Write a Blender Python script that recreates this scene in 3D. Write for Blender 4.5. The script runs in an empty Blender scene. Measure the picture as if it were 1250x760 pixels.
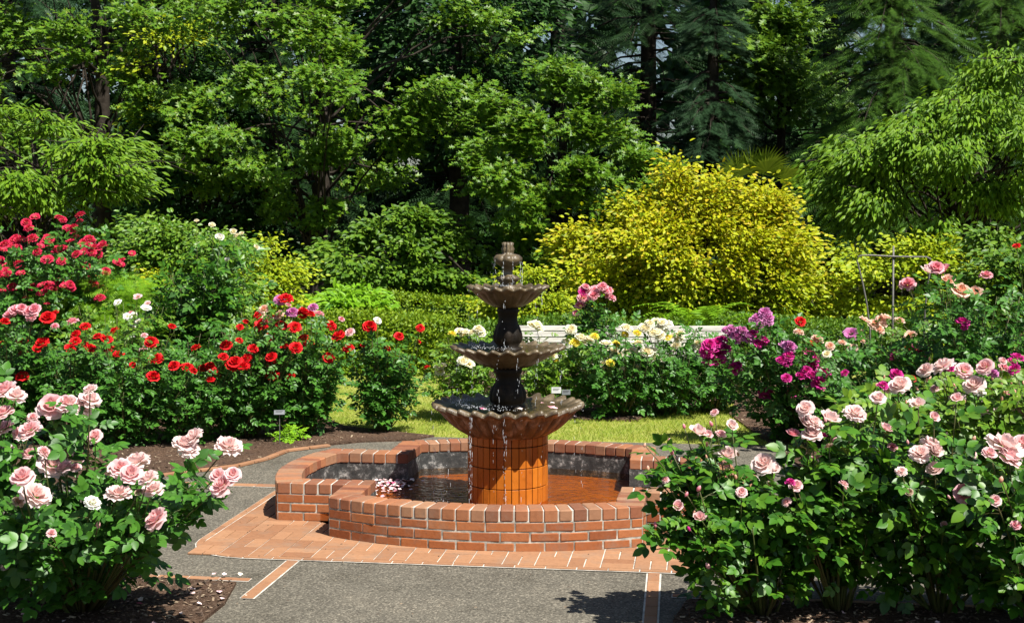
import bpy, bmesh, math, random
import numpy as np
from mathutils import Vector
R = math.radians
scn = bpy.context.scene
COL = scn.collection

# ---------------------------------------------------------------- camera
CAM_H, PITCH, FPX = 2.427, R(4.064), 1700.0
cam = bpy.data.cameras.new("camera"); camo = bpy.data.objects.new("camera", cam); COL.objects.link(camo)
camo.location = (0, 0, CAM_H); camo.rotation_euler = (R(90) - PITCH, 0, 0)
cam.sensor_width = 36; cam.lens = FPX / 1250 * 36; cam.clip_end = 500; cam.clip_start = .1
scn.camera = camo
# ---------------------------------------------------------------- light
SUN_EL, SUN_AZ = R(57), R(139)          # azimuth clockwise from +Y
sv = Vector((math.sin(SUN_AZ) * math.cos(SUN_EL), math.cos(SUN_AZ) * math.cos(SUN_EL), math.sin(SUN_EL)))
W = bpy.data.worlds.new("World"); scn.world = W; W.use_nodes = True
nt = W.node_tree; bg = nt.nodes["Background"]
sky = nt.nodes.new("ShaderNodeTexSky"); sky.sky_type = 'NISHITA'; sky.sun_disc = False
sky.sun_elevation = SUN_EL; sky.sun_rotation = SUN_AZ
nt.links.new(sky.outputs[0], bg.inputs[0]); bg.inputs[1].default_value = 0.05
sl = bpy.data.lights.new("sun", 'SUN'); sl.energy = 5.0; sl.angle = R(.5); sl.color = (1, .96, .88)
so = bpy.data.objects.new("sun", sl); COL.objects.link(so); so.rotation_euler = sv.to_track_quat('Z', 'Y').to_euler()
so.location = (5, -5, 12)
scn.view_settings.view_transform = 'Standard'; scn.view_settings.look = 'None'
scn.view_settings.gamma = 1; scn.view_settings.exposure = 0.9
cy = scn.cycles
cy.max_bounces = 5; cy.diffuse_bounces = 2; cy.glossy_bounces = 2; cy.transmission_bounces = 3; cy.transparent_max_bounces = 6
cy.caustics_reflective = False; cy.caustics_refractive = False; cy.use_denoising = True

# ---------------------------------------------------------------- placing helpers
def at(u, v, Y):
    """point at depth Y that the photograph shows at pixel (u, v)"""
    a = (u - 625) / FPX; b = (380 - v) / FPX
    yd = math.cos(PITCH) + b * math.sin(PITCH); zd = -math.sin(PITCH) + b * math.cos(PITCH)
    s = Y / yd
    return Vector((a * s, Y, CAM_H + zd * s))
def gpt(u, v, z=0):
    a = (u - 625) / FPX; b = (380 - v) / FPX
    yd = math.cos(PITCH) + b * math.sin(PITCH); zd = -math.sin(PITCH) + b * math.cos(PITCH)
    s = (z - CAM_H) / zd
    return (a * s, yd * s)
FC = (-.034, 11.34); FROT = -R(7.84)      # fountain centre and the turn of the plaza
def loc2w(x, y):
    c, s = math.cos(FROT), math.sin(FROT)
    return (x * c - y * s + FC[0], x * s + y * c + FC[1])

def tag(o, label=None, cat=None, group=None, kind=None):
    if label: o['label'] = label
    if cat: o['category'] = cat
    if group: o['group'] = group
    if kind: o['kind'] = kind
    return o
def empty(name, loc=(0, 0, 0), rz=0, label=None, cat=None, group=None):
    o = bpy.data.objects.new(name, None); COL.objects.link(o); o.location = loc; o.rotation_euler = (0, 0, rz)
    o.empty_display_size = .1
    return tag(o, label, cat, group)
def link(name, me, parent=None):
    o = bpy.data.objects.new(name, me); COL.objects.link(o)
    if parent: o.parent = parent
    return o

# ---------------------------------------------------------------- mesh building with numpy
class MB:
    def __init__(s): s.V = []; s.F = []; s.n = 0
    def add(s, V, F):
        V = np.asarray(V, dtype=np.float64).reshape(-1, 3)
        s.V.append(V)
        if isinstance(F, np.ndarray): s.F.append(F + s.n)
        else:
            by = {}
            for f in F: by.setdefault(len(f), []).append(f)
            for k, l in by.items(): s.F.append(np.array(l) + s.n)
        s.n += len(V)
    def inst(s, T, M, P):
        """T = (verts, tris); M (n,3,3) columns = axes (scaled); P (n,3)"""
        V, F = T; V = np.asarray(V); F = np.asarray(F); n = len(P)
        if n == 0: return
        A = np.einsum('nij,kj->nki', M, V) + P[:, None, :]
        FF = (F[None] + (np.arange(n) * len(V))[:, None, None]).reshape(-1, F.shape[1])
        s.add(A.reshape(-1, 3), FF)
    def box(s, c, d, rz=0, bev=0, M=None):
        hx, hy, hz = d[0] / 2, d[1] / 2, d[2] / 2
        if bev:
            b = bev; pts = []
            # chamfered box: bottom ring full, top ring inset
            pr = lambda x, y, b: [(-x + b, -y), (x - b, -y), (x, -y + b), (x, y - b), (x - b, y), (-x + b, y), (-x, y - b), (-x, -y + b)]
            for (z, i) in ((-hz, b), (-hz + b, 0), (hz - b, 0), (hz, b)):
                for (x, y) in pr(hx - i, hy - i, b): pts.append((x, y, z))
            F = [tuple(range(7, -1, -1)), tuple(range(24, 32))]
            for k in range(3):
                for i in range(8): F.append((k * 8 + i, k * 8 + (i + 1) % 8, k * 8 + 8 + (i + 1) % 8, k * 8 + 8 + i))
        else:
            pts = [(x, y, z) for z in (-hz, hz) for (x, y) in ((-hx, -hy), (hx, -hy), (hx, hy), (-hx, hy))]
            F = [(3, 2, 1, 0), (4, 5, 6, 7)] + [(i, (i + 1) % 4, 4 + (i + 1) % 4, 4 + i) for i in range(4)]
        P = np.array(pts)
        if M is not None: P = P @ np.array(M).T
        if rz:
            cc, ss = math.cos(rz), math.sin(rz); P = P @ np.array([[cc, ss, 0], [-ss, cc, 0], [0, 0, 1]])
        s.add(P + np.array(c), F)
    def tube(s, pts, rad, n=6, cap=True):
        pts = np.array(pts, float); m = len(pts)
        rad = np.broadcast_to(np.array(rad, float), (m,))
        t = np.gradient(pts, axis=0); t /= np.linalg.norm(t, axis=1)[:, None] + 1e-9
        ref = np.array([0, 0, 1.]) if abs(t[:, 2]).mean() < .9 else np.array([1., 0, 0])
        a = np.cross(t, ref); a /= np.linalg.norm(a, axis=1)[:, None] + 1e-9; b = np.cross(t, a)
        th = np.arange(n) * 2 * math.pi / n
        V = pts[:, None] + rad[:, None, None] * (np.cos(th)[None, :, None] * a[:, None] + np.sin(th)[None, :, None] * b[:, None])
        F = [(i * n + j, (i + 1) * n + j, (i + 1) * n + (j + 1) % n, i * n + (j + 1) % n) for i in range(m - 1) for j in range(n)]
        if cap: F += [tuple(range(n)), tuple(range(m * n - 1, m * n - n - 1, -1))]
        s.add(V.reshape(-1, 3), F)
    def build(s, name, mat, parent=None, smooth=False):
        V = np.concatenate(s.V) if s.V else np.zeros((0, 3))
        me = bpy.data.meshes.new(name)
        me.vertices.add(len(V)); me.vertices.foreach_set('co', V.astype(np.float32).ravel())
        tot = np.concatenate([np.full(len(f), f.shape[1]) for f in s.F])
        idx = np.concatenate([f.ravel() for f in s.F]).astype(np.int32)
        st = np.concatenate([[0], np.cumsum(tot)[:-1]]).astype(np.int32)
        me.loops.add(len(idx)); me.loops.foreach_set('vertex_index', idx)
        me.polygons.add(len(tot)); me.polygons.foreach_set('loop_start', st)
        me.polygons.foreach_set('use_smooth', np.full(len(tot), smooth))
        me.update(calc_edges=True); me.validate()
        me.materials.append(mat)
        return link(name, me, parent)

def basis(tip, nrm):
    tip = tip / (np.linalg.norm(tip, axis=1)[:, None] + 1e-9)
    y = np.cross(nrm, tip); y /= np.linalg.norm(y, axis=1)[:, None] + 1e-9
    z = np.cross(tip, y)
    return np.stack([tip, y, z], axis=2)

# ---------------------------------------------------------------- leaf templates (x along, y across, z up)
def T_ovate(w=.3):
    V = [(0, 0, 0), (.3, w * .95, .05), (.7, w * .8, .03), (1, 0, -.12), (.3, -w * .95, .05), (.7, -w * .8, .03), (.5, 0, -.03)]
    F = [(0, 6, 1), (1, 6, 2), (2, 6, 3), (0, 4, 6), (4, 5, 6), (5, 3, 6)]
    return np.array(V), np.array(F)[:, ::-1]
def T_fine(w=.34):
    xs = (0, .1, .28, .5, .72, .88, 1); ws = (0, .5, .92, 1, .72, .36, 0); V = [(x, 0, -.02 - .14 * x * x) for x in xs]; n = len(xs)
    V += [(x, w * k, .05 * k - .14 * x * x) for x, k in zip(xs, ws)] + [(x, -w * k, .05 * k - .14 * x * x) for x, k in zip(xs, ws)]
    F = []
    for i in range(n - 1):
        for o, f in ((n, 0), (2 * n, 1)):
            q = [(i, i + 1, o + i + 1), (i, o + i + 1, o + i)]
            if i == 0: q = [(0, 1, o + 1)]
            if i == n - 2: q = [(i, i + 1, o + i)]
            for t in q: F.append(t if f == 0 else t[::-1])
    return np.array(V), np.array(F)
def T_diamond(w=.27):
    return np.array([(0, 0, 0), (.45, w, .04), (1, 0, -.1), (.45, -w, .04), (.45, 0, -.06)]), np.array([(0, 4, 1), (1, 4, 2), (0, 3, 4), (3, 2, 4)])[:, ::-1]
def T_oak():
    V = []; F = []
    for (a, tx, ty, b) in ((0, .22, .22, .3), (.2, .48, .42, .55), (.45, .78, .3, .8)):
        for sgn in (1, -1):
            k = len(V); V += [(a, 0, 0), (tx, sgn * ty, .06), (b, 0, -.02)]; F.append((k, k + 2, k + 1) if sgn > 0 else (k, k + 1, k + 2))
    k = len(V); V += [(.6, .1, 0), (.6, -.1, 0), (1.02, 0, -.1)]; F.append((k, k + 1, k + 2))
    return np.array(V), np.array(F)
def T_narrow():
    return np.array([(0, 0, 0), (.35, .16, .03), (.75, .12, -.02), (1, 0, -.16), (.35, -.16, .03), (.75, -.12, -.02), (.5, 0, -.03)]), np.array([(0, 6, 1), (1, 6, 2), (2, 6, 3), (0, 4, 6), (4, 5, 6), (5, 3, 6)])[:, ::-1]
def T_frond(n=8, w=.3):
    V = []; F = []
    for i in range(n):
        x = i / n * .92; L = w * (1 - (i / n) * .65)
        for sgn in (1, -1):
            k = len(V); V += [(x, 0, 0), (x + .035, 0, 0), (x + .55 * L, sgn * L, -.25 * L)]; F.append((k, k + 1, k + 2))
    k = len(V); V += [(0, .012, 0), (0, -.012, 0), (1, 0, -.08)]; F.append((k, k + 1, k + 2))
    return np.array(V), np.array(F)
def T_compound(leaf, s=.42):
    V0, F0 = leaf; V = []; F = []
    n = 0
    for (x, a, k) in ((.18, 62, .8), (.18, -62, .8), (.45, 50, .95), (.45, -50, .95), (.58, 0, 1.1)):
        c, q = math.cos(R(a)), math.sin(R(a))
        for p in V0:
            X, Y, Z = p * s * k
            V.append((x + X * c - Y * q, X * q + Y * c, Z - .02 * abs(a) / 60 - .15 * x * x))
        for f in F0: F.append([i + n for i in f])
        n += len(V0)
    k = len(V); V += [(0, .01, 0), (0, -.01, 0), (.6, 0, -.05)]; F.append([k, k + 1, k + 2])
    return np.array(V), np.array(F)
OV, DI, OAK, NAR = T_ovate(), T_diamond(), T_oak(), T_narrow()
CO_F, CO_M, FRD = T_compound(T_fine()), T_compound(T_diamond(.34)), T_frond()

# ---------------------------------------------------------------- materials
def mat(name):
    m = bpy.data.materials.new(name); m.use_nodes = True
    return m, m.node_tree, m.node_tree.nodes, m.node_tree.nodes["Principled BSDF"]
def N(nt, t, **k):
    n = nt.nodes.new(t)
    for a, b in k.items():
        if hasattr(n, a): setattr(n, a, b)
        else: n.inputs[a].default_value = b
    return n
def c4(c): return (c[0], c[1], c[2], 1)
def ramp(nt, src, stops, interp='LINEAR'):
    r = nt.nodes.new("ShaderNodeValToRGB"); nt.links.new(src, r.inputs[0]); r.color_ramp.interpolation = interp
    e = r.color_ramp.elements
    while len(e) < len(stops): e.new(.5)
    for i, (p, c) in enumerate(stops): e[i].position = p; e[i].color = c4(c) if len(c) == 3 else c
    return r
def noise(nt, scale, detail=4, rough=.55, coord='Object', dist=0):
    tc = nt.nodes.new("ShaderNodeTexCoord"); n = nt.nodes.new("ShaderNodeTexNoise")
    nt.links.new(tc.outputs[coord], n.inputs['Vector']); n.inputs['Scale'].default_value = scale
    n.inputs['Detail'].default_value = detail; n.inputs['Roughness'].default_value = rough; n.inputs['Distortion'].default_value = dist
    return n
def bump(nt, src, bsdf, strength=.4, dist=.01):
    b = nt.nodes.new("ShaderNodeBump"); b.inputs['Strength'].default_value = strength; b.inputs['Distance'].default_value = dist
    nt.links.new(src, b.inputs['Height']); nt.links.new(b.outputs[0], bsdf.inputs['Normal']); return b
def leafmat(name, cols, rough=.5, spec=.35, trans=.3, tint=(1.85, 1.5, .7)):
    cols = [tuple(a * b for a, b in zip(c, tint)) for c in cols]
    m, nt, nd, p = mat(name)
    g = nd.new("ShaderNodeNewGeometry")
    r = ramp(nt, g.outputs['Random Per Island'], [(i / max(1, len(cols) - 1), c) for i, c in enumerate(cols)])
    nt.links.new(r.outputs[0], p.inputs['Base Color'])
    p.inputs['Roughness'].default_value = rough; p.inputs['Specular IOR Level'].default_value = spec
    t = nd.new("ShaderNodeBsdfTranslucent"); mx = nd.new("ShaderNodeMixShader"); mx.inputs[0].default_value = trans
    hs = nd.new("ShaderNodeHueSaturation"); hs.inputs['Value'].default_value = 1.3; hs.inputs['Hue'].default_value = .49
    nt.links.new(r.outputs[0], hs.inputs['Color']); nt.links.new(hs.outputs[0], t.inputs['Color'])
    nt.links.new(p.outputs[0], mx.inputs[1]); nt.links.new(t.outputs[0], mx.inputs[2])
    nt.links.new(mx.outputs[0], nd["Material Output"].inputs[0])
    return m
def simple(name, col, rough=.7, spec=.3, var=None, scale=8, bstr=0, bdist=.01, metal=0):
    m, nt, nd, p = mat(name)
    p.inputs['Roughness'].default_value = rough; p.inputs['Specular IOR Level'].default_value = spec; p.inputs['Metallic'].default_value = metal
    if var:
        n = noise(nt, scale, 5); r = ramp(nt, n.outputs[0], [(.3, col), (.7, var)]); nt.links.new(r.outputs[0], p.inputs['Base Color'])
        if bstr: bump(nt, n.outputs[0], p, bstr, bdist)
    else: p.inputs['Base Color'].default_value = c4(col)
    return m

M = {}
M['leaf_glossy'] = leafmat('rose_leaf_glossy', [(.012, .05, .008), (.024, .09, .012), (.04, .13, .018), (.075, .17, .02), (.018, .07, .01)], .42, .38, .22, tint=(1.35, 1.3, 0.65))
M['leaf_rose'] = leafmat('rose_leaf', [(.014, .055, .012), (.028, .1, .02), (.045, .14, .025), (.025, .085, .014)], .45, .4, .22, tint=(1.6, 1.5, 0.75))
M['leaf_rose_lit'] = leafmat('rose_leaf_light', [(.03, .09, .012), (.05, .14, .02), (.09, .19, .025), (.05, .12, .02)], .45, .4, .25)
M['leaf_bronze'] = leafmat('rose_leaf_bronze', [(.06, .03, .015), (.09, .05, .02), (.04, .08, .015)], .4, .4, .2)
M['leaf_oak'] = leafmat('oak_leaf', [(.03, .085, .01), (.055, .13, .014), (.085, .17, .022), (.035, .1, .012), (.1, .15, .014)], .45, .35, .3, tint=(1.7, 1.6, 0.68))
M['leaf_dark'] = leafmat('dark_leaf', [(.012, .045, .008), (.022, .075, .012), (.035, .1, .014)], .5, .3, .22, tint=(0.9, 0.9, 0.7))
M['leaf_mid'] = leafmat('mid_leaf', [(.025, .08, .01), (.05, .13, .016), (.08, .17, .02)], .5, .35, .28)
M['leaf_cherry'] = leafmat('cherry_leaf', [(.03, .085, .01), (.055, .13, .014), (.085, .17, .02), (.04, .1, .012)], .5, .25, .3, tint=(2.1, 1.8, 0.75))
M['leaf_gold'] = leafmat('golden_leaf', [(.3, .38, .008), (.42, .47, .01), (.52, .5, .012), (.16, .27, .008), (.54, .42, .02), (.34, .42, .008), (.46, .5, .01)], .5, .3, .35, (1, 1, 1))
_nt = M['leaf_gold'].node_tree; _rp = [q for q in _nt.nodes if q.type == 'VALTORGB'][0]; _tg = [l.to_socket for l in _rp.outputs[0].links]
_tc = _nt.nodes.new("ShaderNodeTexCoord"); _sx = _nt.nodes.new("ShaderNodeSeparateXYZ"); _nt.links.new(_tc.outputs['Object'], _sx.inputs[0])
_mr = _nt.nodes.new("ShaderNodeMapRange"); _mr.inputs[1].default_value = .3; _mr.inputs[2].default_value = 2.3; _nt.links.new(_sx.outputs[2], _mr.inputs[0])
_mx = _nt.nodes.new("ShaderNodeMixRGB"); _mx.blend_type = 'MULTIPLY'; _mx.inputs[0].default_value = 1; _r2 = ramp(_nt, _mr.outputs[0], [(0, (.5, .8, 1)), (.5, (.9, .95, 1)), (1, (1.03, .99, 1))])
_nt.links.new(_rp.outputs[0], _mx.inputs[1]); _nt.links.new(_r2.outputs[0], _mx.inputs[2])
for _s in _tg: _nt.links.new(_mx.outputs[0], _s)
M['leaf_lime'] = leafmat('lime_leaf', [(.09, .18, .014), (.16, .26, .016), (.22, .3, .02), (.1, .19, .015)], .5, .3, .3)
M['leaf_hedge'] = leafmat('hedge_leaf', [(.05, .12, .01), (.09, .18, .014), (.13, .22, .018)], .5, .3, .25)
M['leaf_spruce'] = leafmat('spruce_needle', [(.02, .06, .028), (.035, .09, .045), (.05, .12, .06)], .55, .3, .12, tint=(.75, .75, .55))
M['leaf_hemlock'] = leafmat('hemlock_needle', [(.03, .09, .012), (.05, .14, .016), (.08, .18, .02)], .55, .3, .2, tint=(.95, .9, .55))
M['leaf_fir'] = leafmat('fir_needle', [(.01, .035, .01), (.018, .055, .014), (.028, .075, .018)], .55, .3, .12, tint=(0.9, 0.9, 0.8))
M['leaf_fern'] = leafmat('fern_frond', [(.07, .2, .015), (.12, .28, .02)], .5, .3, .3)
M['leaf_palm'] = leafmat('palm_leaf', [(.06, .12, .015), (.1, .17, .025), (.05, .1, .015)], .4, .4, .3)
M['grass'] = leafmat('grass_blade', [(.27, .35, .04), (.38, .43, .065), (.2, .32, .03), (.5, .48, .13)], .6, .2, .3, (1, 1, 1))
M['stem_green'] = simple('green_cane', (.07, .12, .025), .5, .4, (.1, .07, .03), 6)
M['stem_brown'] = simple('woody_cane', (.06, .04, .022), .8, .2, (.12, .09, .05), 9)
M['bark'] = simple('bark', (.02, .016, .012), .9, .1, (.055, .045, .036), 7, .8, .03)
M['bark_grey'] = simple('grey_twig', (.12, .1, .08), .9, .1, (.28, .24, .19), 5)

def petalmat(name, core, mid, edge, rough=.6, trans=.25, reach=.5):
    m, nt, nd, p = mat(name)
    tc = nd.new("ShaderNodeTexCoord"); ln = nd.new("ShaderNodeVectorMath"); ln.operation = 'LENGTH'
    nt.links.new(tc.outputs['Object'], ln.inputs[0])
    nz = noise(nt, 9, 3); ad = nd.new("ShaderNodeMath"); ad.operation = 'MULTIPLY_ADD'
    nt.links.new(nz.outputs[0], ad.inputs[0]); ad.inputs[1].default_value = .22; nt.links.new(ln.outputs['Value'], ad.inputs[2])
    r = ramp(nt, ad.outputs[0], [(.15, core), (.36, mid), (.62, edge)])
    g = nd.new("ShaderNodeNewGeometry"); hs = nd.new("ShaderNodeHueSaturation")
    mr = nd.new("ShaderNodeMapRange"); nt.links.new(g.outputs['Random Per Island'], mr.inputs[0]); mr.inputs[3].default_value = .9; mr.inputs[4].default_value = 1.05
    nt.links.new(mr.outputs[0], hs.inputs['Value']); nt.links.new(r.outputs[0], hs.inputs['Color'])
    nt.links.new(hs.outputs[0], p.inputs['Base Color']); p.inputs['Roughness'].default_value = rough; p.inputs['Specular IOR Level'].default_value = .2
    t = nd.new("ShaderNodeBsdfTranslucent"); nt.links.new(hs.outputs[0], t.inputs['Color'])
    mx = nd.new("ShaderNodeMixShader"); mx.inputs[0].default_value = trans
    nt.links.new(p.outputs[0], mx.inputs[1]); nt.links.new(t.outputs[0], mx.inputs[2]); nt.links.new(mx.outputs[0], nd["Material Output"].inputs[0])
    return m
PET = {
 'pink': petalmat('pale_pink_petal', (.8, .32, .28), (.88, .48, .48), (.93, .68, .69), trans=.45),
 'blush': petalmat('blush_petal', (.86, .48, .4), (.92, .64, .6), (.94, .78, .76), trans=.45),
 'rosepink': petalmat('rose_pink_petal', (.75, .12, .16), (.8, .24, .3), (.86, .48, .52), trans=.35),
 'red': petalmat('red_petal', (.38, .003, .006), (.6, .007, .012), (.7, .014, .018), .55, .25),
 'crimson': petalmat('crimson_petal', (.7, .4, .3), (.6, .02, .06), (.62, .03, .09), .55, .25),
 'magenta': petalmat('magenta_petal', (.42, .006, .12), (.55, .012, .2), (.62, .05, .3), .55, .3),
 'lilac': petalmat('lilac_petal', (.6, .2, .35), (.55, .12, .36), (.62, .26, .5), trans=.35),
 'cream': petalmat('cream_petal', (.85, .6, .14), (.9, .8, .48), (.93, .9, .76), trans=.4),
 'yellow': petalmat('yellow_petal', (.85, .58, .02), (.88, .7, .04), (.9, .8, .15), trans=.4),
 'white': petalmat('white_petal', (.85, .75, .45), (.92, .88, .78), (.93, .92, .88), trans=.4),
 'brown': petalmat('spent_petal', (.25, .12, .06), (.42, .26, .16), (.6, .45, .34)),
 'coral': petalmat('coral_petal', (.85, .35, .16), (.85, .45, .3), (.88, .66, .55), trans=.4),
}
def brickmat(name, cols, rough=.75):
    m, nt, nd, p = mat(name)
    g = nd.new("ShaderNodeNewGeometry"); r = ramp(nt, g.outputs['Random Per Island'], [(i / (len(cols) - 1), c) for i, c in enumerate(cols)])
    n = noise(nt, 30, 6, .65); mx = nd.new("ShaderNodeMixRGB"); mx.blend_type = 'MULTIPLY'; mx.inputs[0].default_value = .55
    rr = ramp(nt, n.outputs[0], [(.25, (.6, .57, .54)), (.5, (.95, .93, .91)), (.75, (1.1, 1.1, 1.1))])
    nt.links.new(r.outputs[0], mx.inputs[1]); nt.links.new(rr.outputs[0], mx.inputs[2])
    n2 = noise(nt, 4, 9, .75); m2 = nd.new("ShaderNodeMixRGB"); r2 = ramp(nt, n2.outputs[0], [(.5, (0, 0, 0)), (.72, (.6, .6, .6))])
    nt.links.new(r2.outputs[0], m2.inputs[0]); nt.links.new(mx.outputs[0], m2.inputs[1]); m2.inputs[2].default_value = (.2, .16, .125, 1)
    nt.links.new(m2.outputs[0], p.inputs['Base Color']); p.inputs['Roughness'].default_value = rough; p.inputs['Specular IOR Level'].default_value = .25
    bump(nt, n.outputs[0], p, .5, .004)
    return m
M['brick'] = brickmat('red_brick', [(0.291, 0.095, 0.034), (0.349, 0.119, 0.041), (0.213, 0.065, 0.025), (0.369, 0.14, 0.055), (0.262, 0.084, 0.034), (0.32, 0.1, 0.034)])
M['cap'] = brickmat('cap_brick', [(0.291, 0.119, 0.055), (0.349, 0.149, 0.072), (0.213, 0.08, 0.043), (0.33, 0.18, 0.102), (0.165, 0.06, 0.034), (0.31, 0.119, 0.06)])
M['paver'] = brickmat('paver_brick', [(0.301, 0.154, 0.081), (0.359, 0.19, 0.102), (0.262, 0.125, 0.064), (0.32, 0.17, 0.093)])
def mortar():
    m, nt, nd, p = mat('mortar')
    n = noise(nt, 14, 6, .65); r = ramp(nt, n.outputs[0], [(.3, (.1, .095, .08)), (.48, (.27, .255, .22)), (.65, (.52, .49, .43))])
    nt.links.new(r.outputs[0], p.inputs['Base Color']); p.inputs['Roughness'].default_value = .9; bump(nt, n.outputs[0], p, .6, .006); return m
M['mortar'] = mortar()
M['mortar_white'] = simple('white_mortar', (.3, .28, .24), .9, .1, (.68, .65, .58), 9, .4, .003)
def liner():
    m, nt, nd, p = mat('stained_render')
    n = noise(nt, 13, 9, .78, dist=.1); r = ramp(nt, n.outputs[0], [(.4, (.02, .022, .022)), (.53, (.05, .052, .05)), (.6, (.22, .22, .21)), (.7, (.6, .58, .54))])
    nt.links.new(r.outputs[0], p.inputs['Base Color']); p.inputs['Roughness'].default_value = .7; bump(nt, n.outputs[0], p, .7, .01); return m
M['liner'] = liner()
def concrete():
    m, nt, nd, p = mat('exposed_aggregate')
    tc = nd.new("ShaderNodeTexCoord"); v = nd.new("ShaderNodeTexVoronoi"); v.inputs['Scale'].default_value = 95; nt.links.new(tc.outputs['Object'], v.inputs[0])
    bw = nd.new("ShaderNodeRGBToBW"); nt.links.new(v.outputs['Color'], bw.inputs[0])
    r = ramp(nt, bw.outputs[0], [(.1, (.065, .058, .046)), (.4, (.105, .095, .076)), (.65, (.13, .118, .094)), (.9, (.24, .215, .17))])
    n = noise(nt, 1.6, 9, .7); r2 = ramp(nt, n.outputs[0], [(.3, (.66, .65, .62)), (.5, (.95, .95, .94)), (.7, (1.15, 1.13, 1.1))])
    mx = nd.new("ShaderNodeMixRGB"); mx.blend_type = 'MULTIPLY'; mx.inputs[0].default_value = 1
    nt.links.new(r.outputs[0], mx.inputs[1]); nt.links.new(r2.outputs[0], mx.inputs[2])
    nt.links.new(mx.outputs[0], p.inputs['Base Color']); p.inputs['Roughness'].default_value = .85; p.inputs['Specular IOR Level'].default_value = .2
    bump(nt, v.outputs['Distance'], p, .6, .004).invert = True
    return m
M['concrete'] = concrete()
def soil():
    m, nt, nd, p = mat('mulch')
    n = noise(nt, 38, 8, .75); r = ramp(nt, n.outputs[0], [(.3, (.03, .018, .012)), (.5, (.1, .062, .042)), (.68, (.2, .14, .1))])
    n2 = noise(nt, 2.2, 4); r2 = ramp(nt, n2.outputs[0], [(.3, (.7, .7, .7)), (.7, (1.25, 1.2, 1.15))])
    mx = nd.new("ShaderNodeMixRGB"); mx.blend_type = 'MULTIPLY'; mx.inputs[0].default_value = 1
    nt.links.new(r.outputs[0], mx.inputs[1]); nt.links.new(r2.outputs[0], mx.inputs[2])
    nt.links.new(mx.outputs[0], p.inputs['Base Color']); p.inputs['Roughness'].default_value = .95; p.inputs['Specular IOR Level'].default_value = .1
    bump(nt, n.outputs[0], p, 1, .03); return m
M['soil'] = soil()
M['lawn'] = simple('lawn_turf', (.16, .22, .035), .95, .1, (.32, .31, .08), 1.8, .5, .02)
M['ground'] = simple('ground_soil', (.02, .02, .01), .95, .1, (.04, .045, .02), 1.5, .5, .05)
def chips():
    m, nt, nd, p = mat('mulch_chips'); g = nd.new("ShaderNodeNewGeometry")
    r = ramp(nt, g.outputs['Random Per Island'], [(0, (.035, .02, .013)), (.5, (.11, .07, .045)), (.85, (.2, .14, .09)), (1, (.38, .3, .2))])
    nt.links.new(r.outputs[0], p.inputs['Base Color']); p.inputs['Roughness'].default_value = .9; return m
M['chips'] = chips()

def wetstone(name, a, b, c, rough=.28, zs=None, spec=.5):
    m, nt, nd, p = mat(name)
    n = noise(nt, 7 if not zs else 11, 7, .65, dist=.3); r = ramp(nt, n.outputs[0], [(.3, a), (.52, b), (.72, c)])
    if zs:
        mp = nd.new("ShaderNodeMapping"); mp.inputs['Scale'].default_value = (1, 1, zs); tc = [q for q in nd if q.type == 'TEX_COORD'][0]
        nt.links.new(tc.outputs['Object'], mp.inputs[0]); nt.links.new(mp.outputs[0], n.inputs['Vector'])
    nt.links.new(r.outputs[0], p.inputs['Base Color']); p.inputs['Roughness'].default_value = rough; p.inputs['Specular IOR Level'].default_value = spec
    bump(nt, noise(nt, 38, 8, .7).outputs[0], p, .8, .006); return m
M['wet'] = wetstone('wet_bowl_stone', (.045, .032, .017), (.11, .08, .043), (.25, .2, .125), .36)
M['wet_rust'] = wetstone('rust_streaked_stone', (.04, .028, .016), (.13, .1, .07), (.5, .44, .36), zs=.12)
M['wet_dark'] = wetstone('dark_wet_stone', (.006, .004, .002), (.014, .009, .005), (.06, .038, .02), .55, spec=.2)
def tilemat():
    m, nt, nd, p = mat('orange_tile')
    g = nd.new("ShaderNodeNewGeometry")
    r = ramp(nt, g.outputs['Random Per Island'], [(0, (.42, .115, .012)), (.5, (.5, .15, .014)), (1, (.36, .09, .012))])
    n = noise(nt, 16, 6, .7); rr = ramp(nt, n.outputs[0], [(.2, (.4, .32, .25)), (.45, (1, 1, 1)), (.8, (1.1, 1.1, 1.1))])
    mx = nd.new("ShaderNodeMixRGB"); mx.blend_type = 'MULTIPLY'; mx.inputs[0].default_value = .8
    nt.links.new(r.outputs[0], mx.inputs[1]); nt.links.new(rr.outputs[0], mx.inputs[2])
    n3 = noise(nt, 14, 6, .7); mp = nd.new("ShaderNodeMapping"); mp.inputs['Scale'].default_value = (1, 1, .1); tc = nd.new("ShaderNodeTexCoord")
    nt.links.new(tc.outputs['Object'], mp.inputs[0]); nt.links.new(mp.outputs[0], n3.inputs['Vector'])
    r3 = ramp(nt, n3.outputs[0], [(.32, (.6, .6, .6)), (.42, (0, 0, 0)), (.6, (0, 0, 0)), (.72, (.55, .55, .55))]); m3 = nd.new("ShaderNodeMixRGB")
    r4 = ramp(nt, n3.outputs[0], [(.45, (.05, .018, .008)), (.55, (.5, .33, .2))])
    nt.links.new(r3.outputs[0], m3.inputs[0]); nt.links.new(mx.outputs[0], m3.inputs[1]); nt.links.new(r4.outputs[0], m3.inputs[2])
    nt.links.new(m3.outputs[0], p.inputs['Base Color']); p.inputs['Roughness'].default_value = .3; p.inputs['Specular IOR Level'].default_value = .5
    return m
M['tile'] = tilemat()
M['grout'] = simple('dark_grout', (.03, .015, .008), .8, .2)
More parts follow.
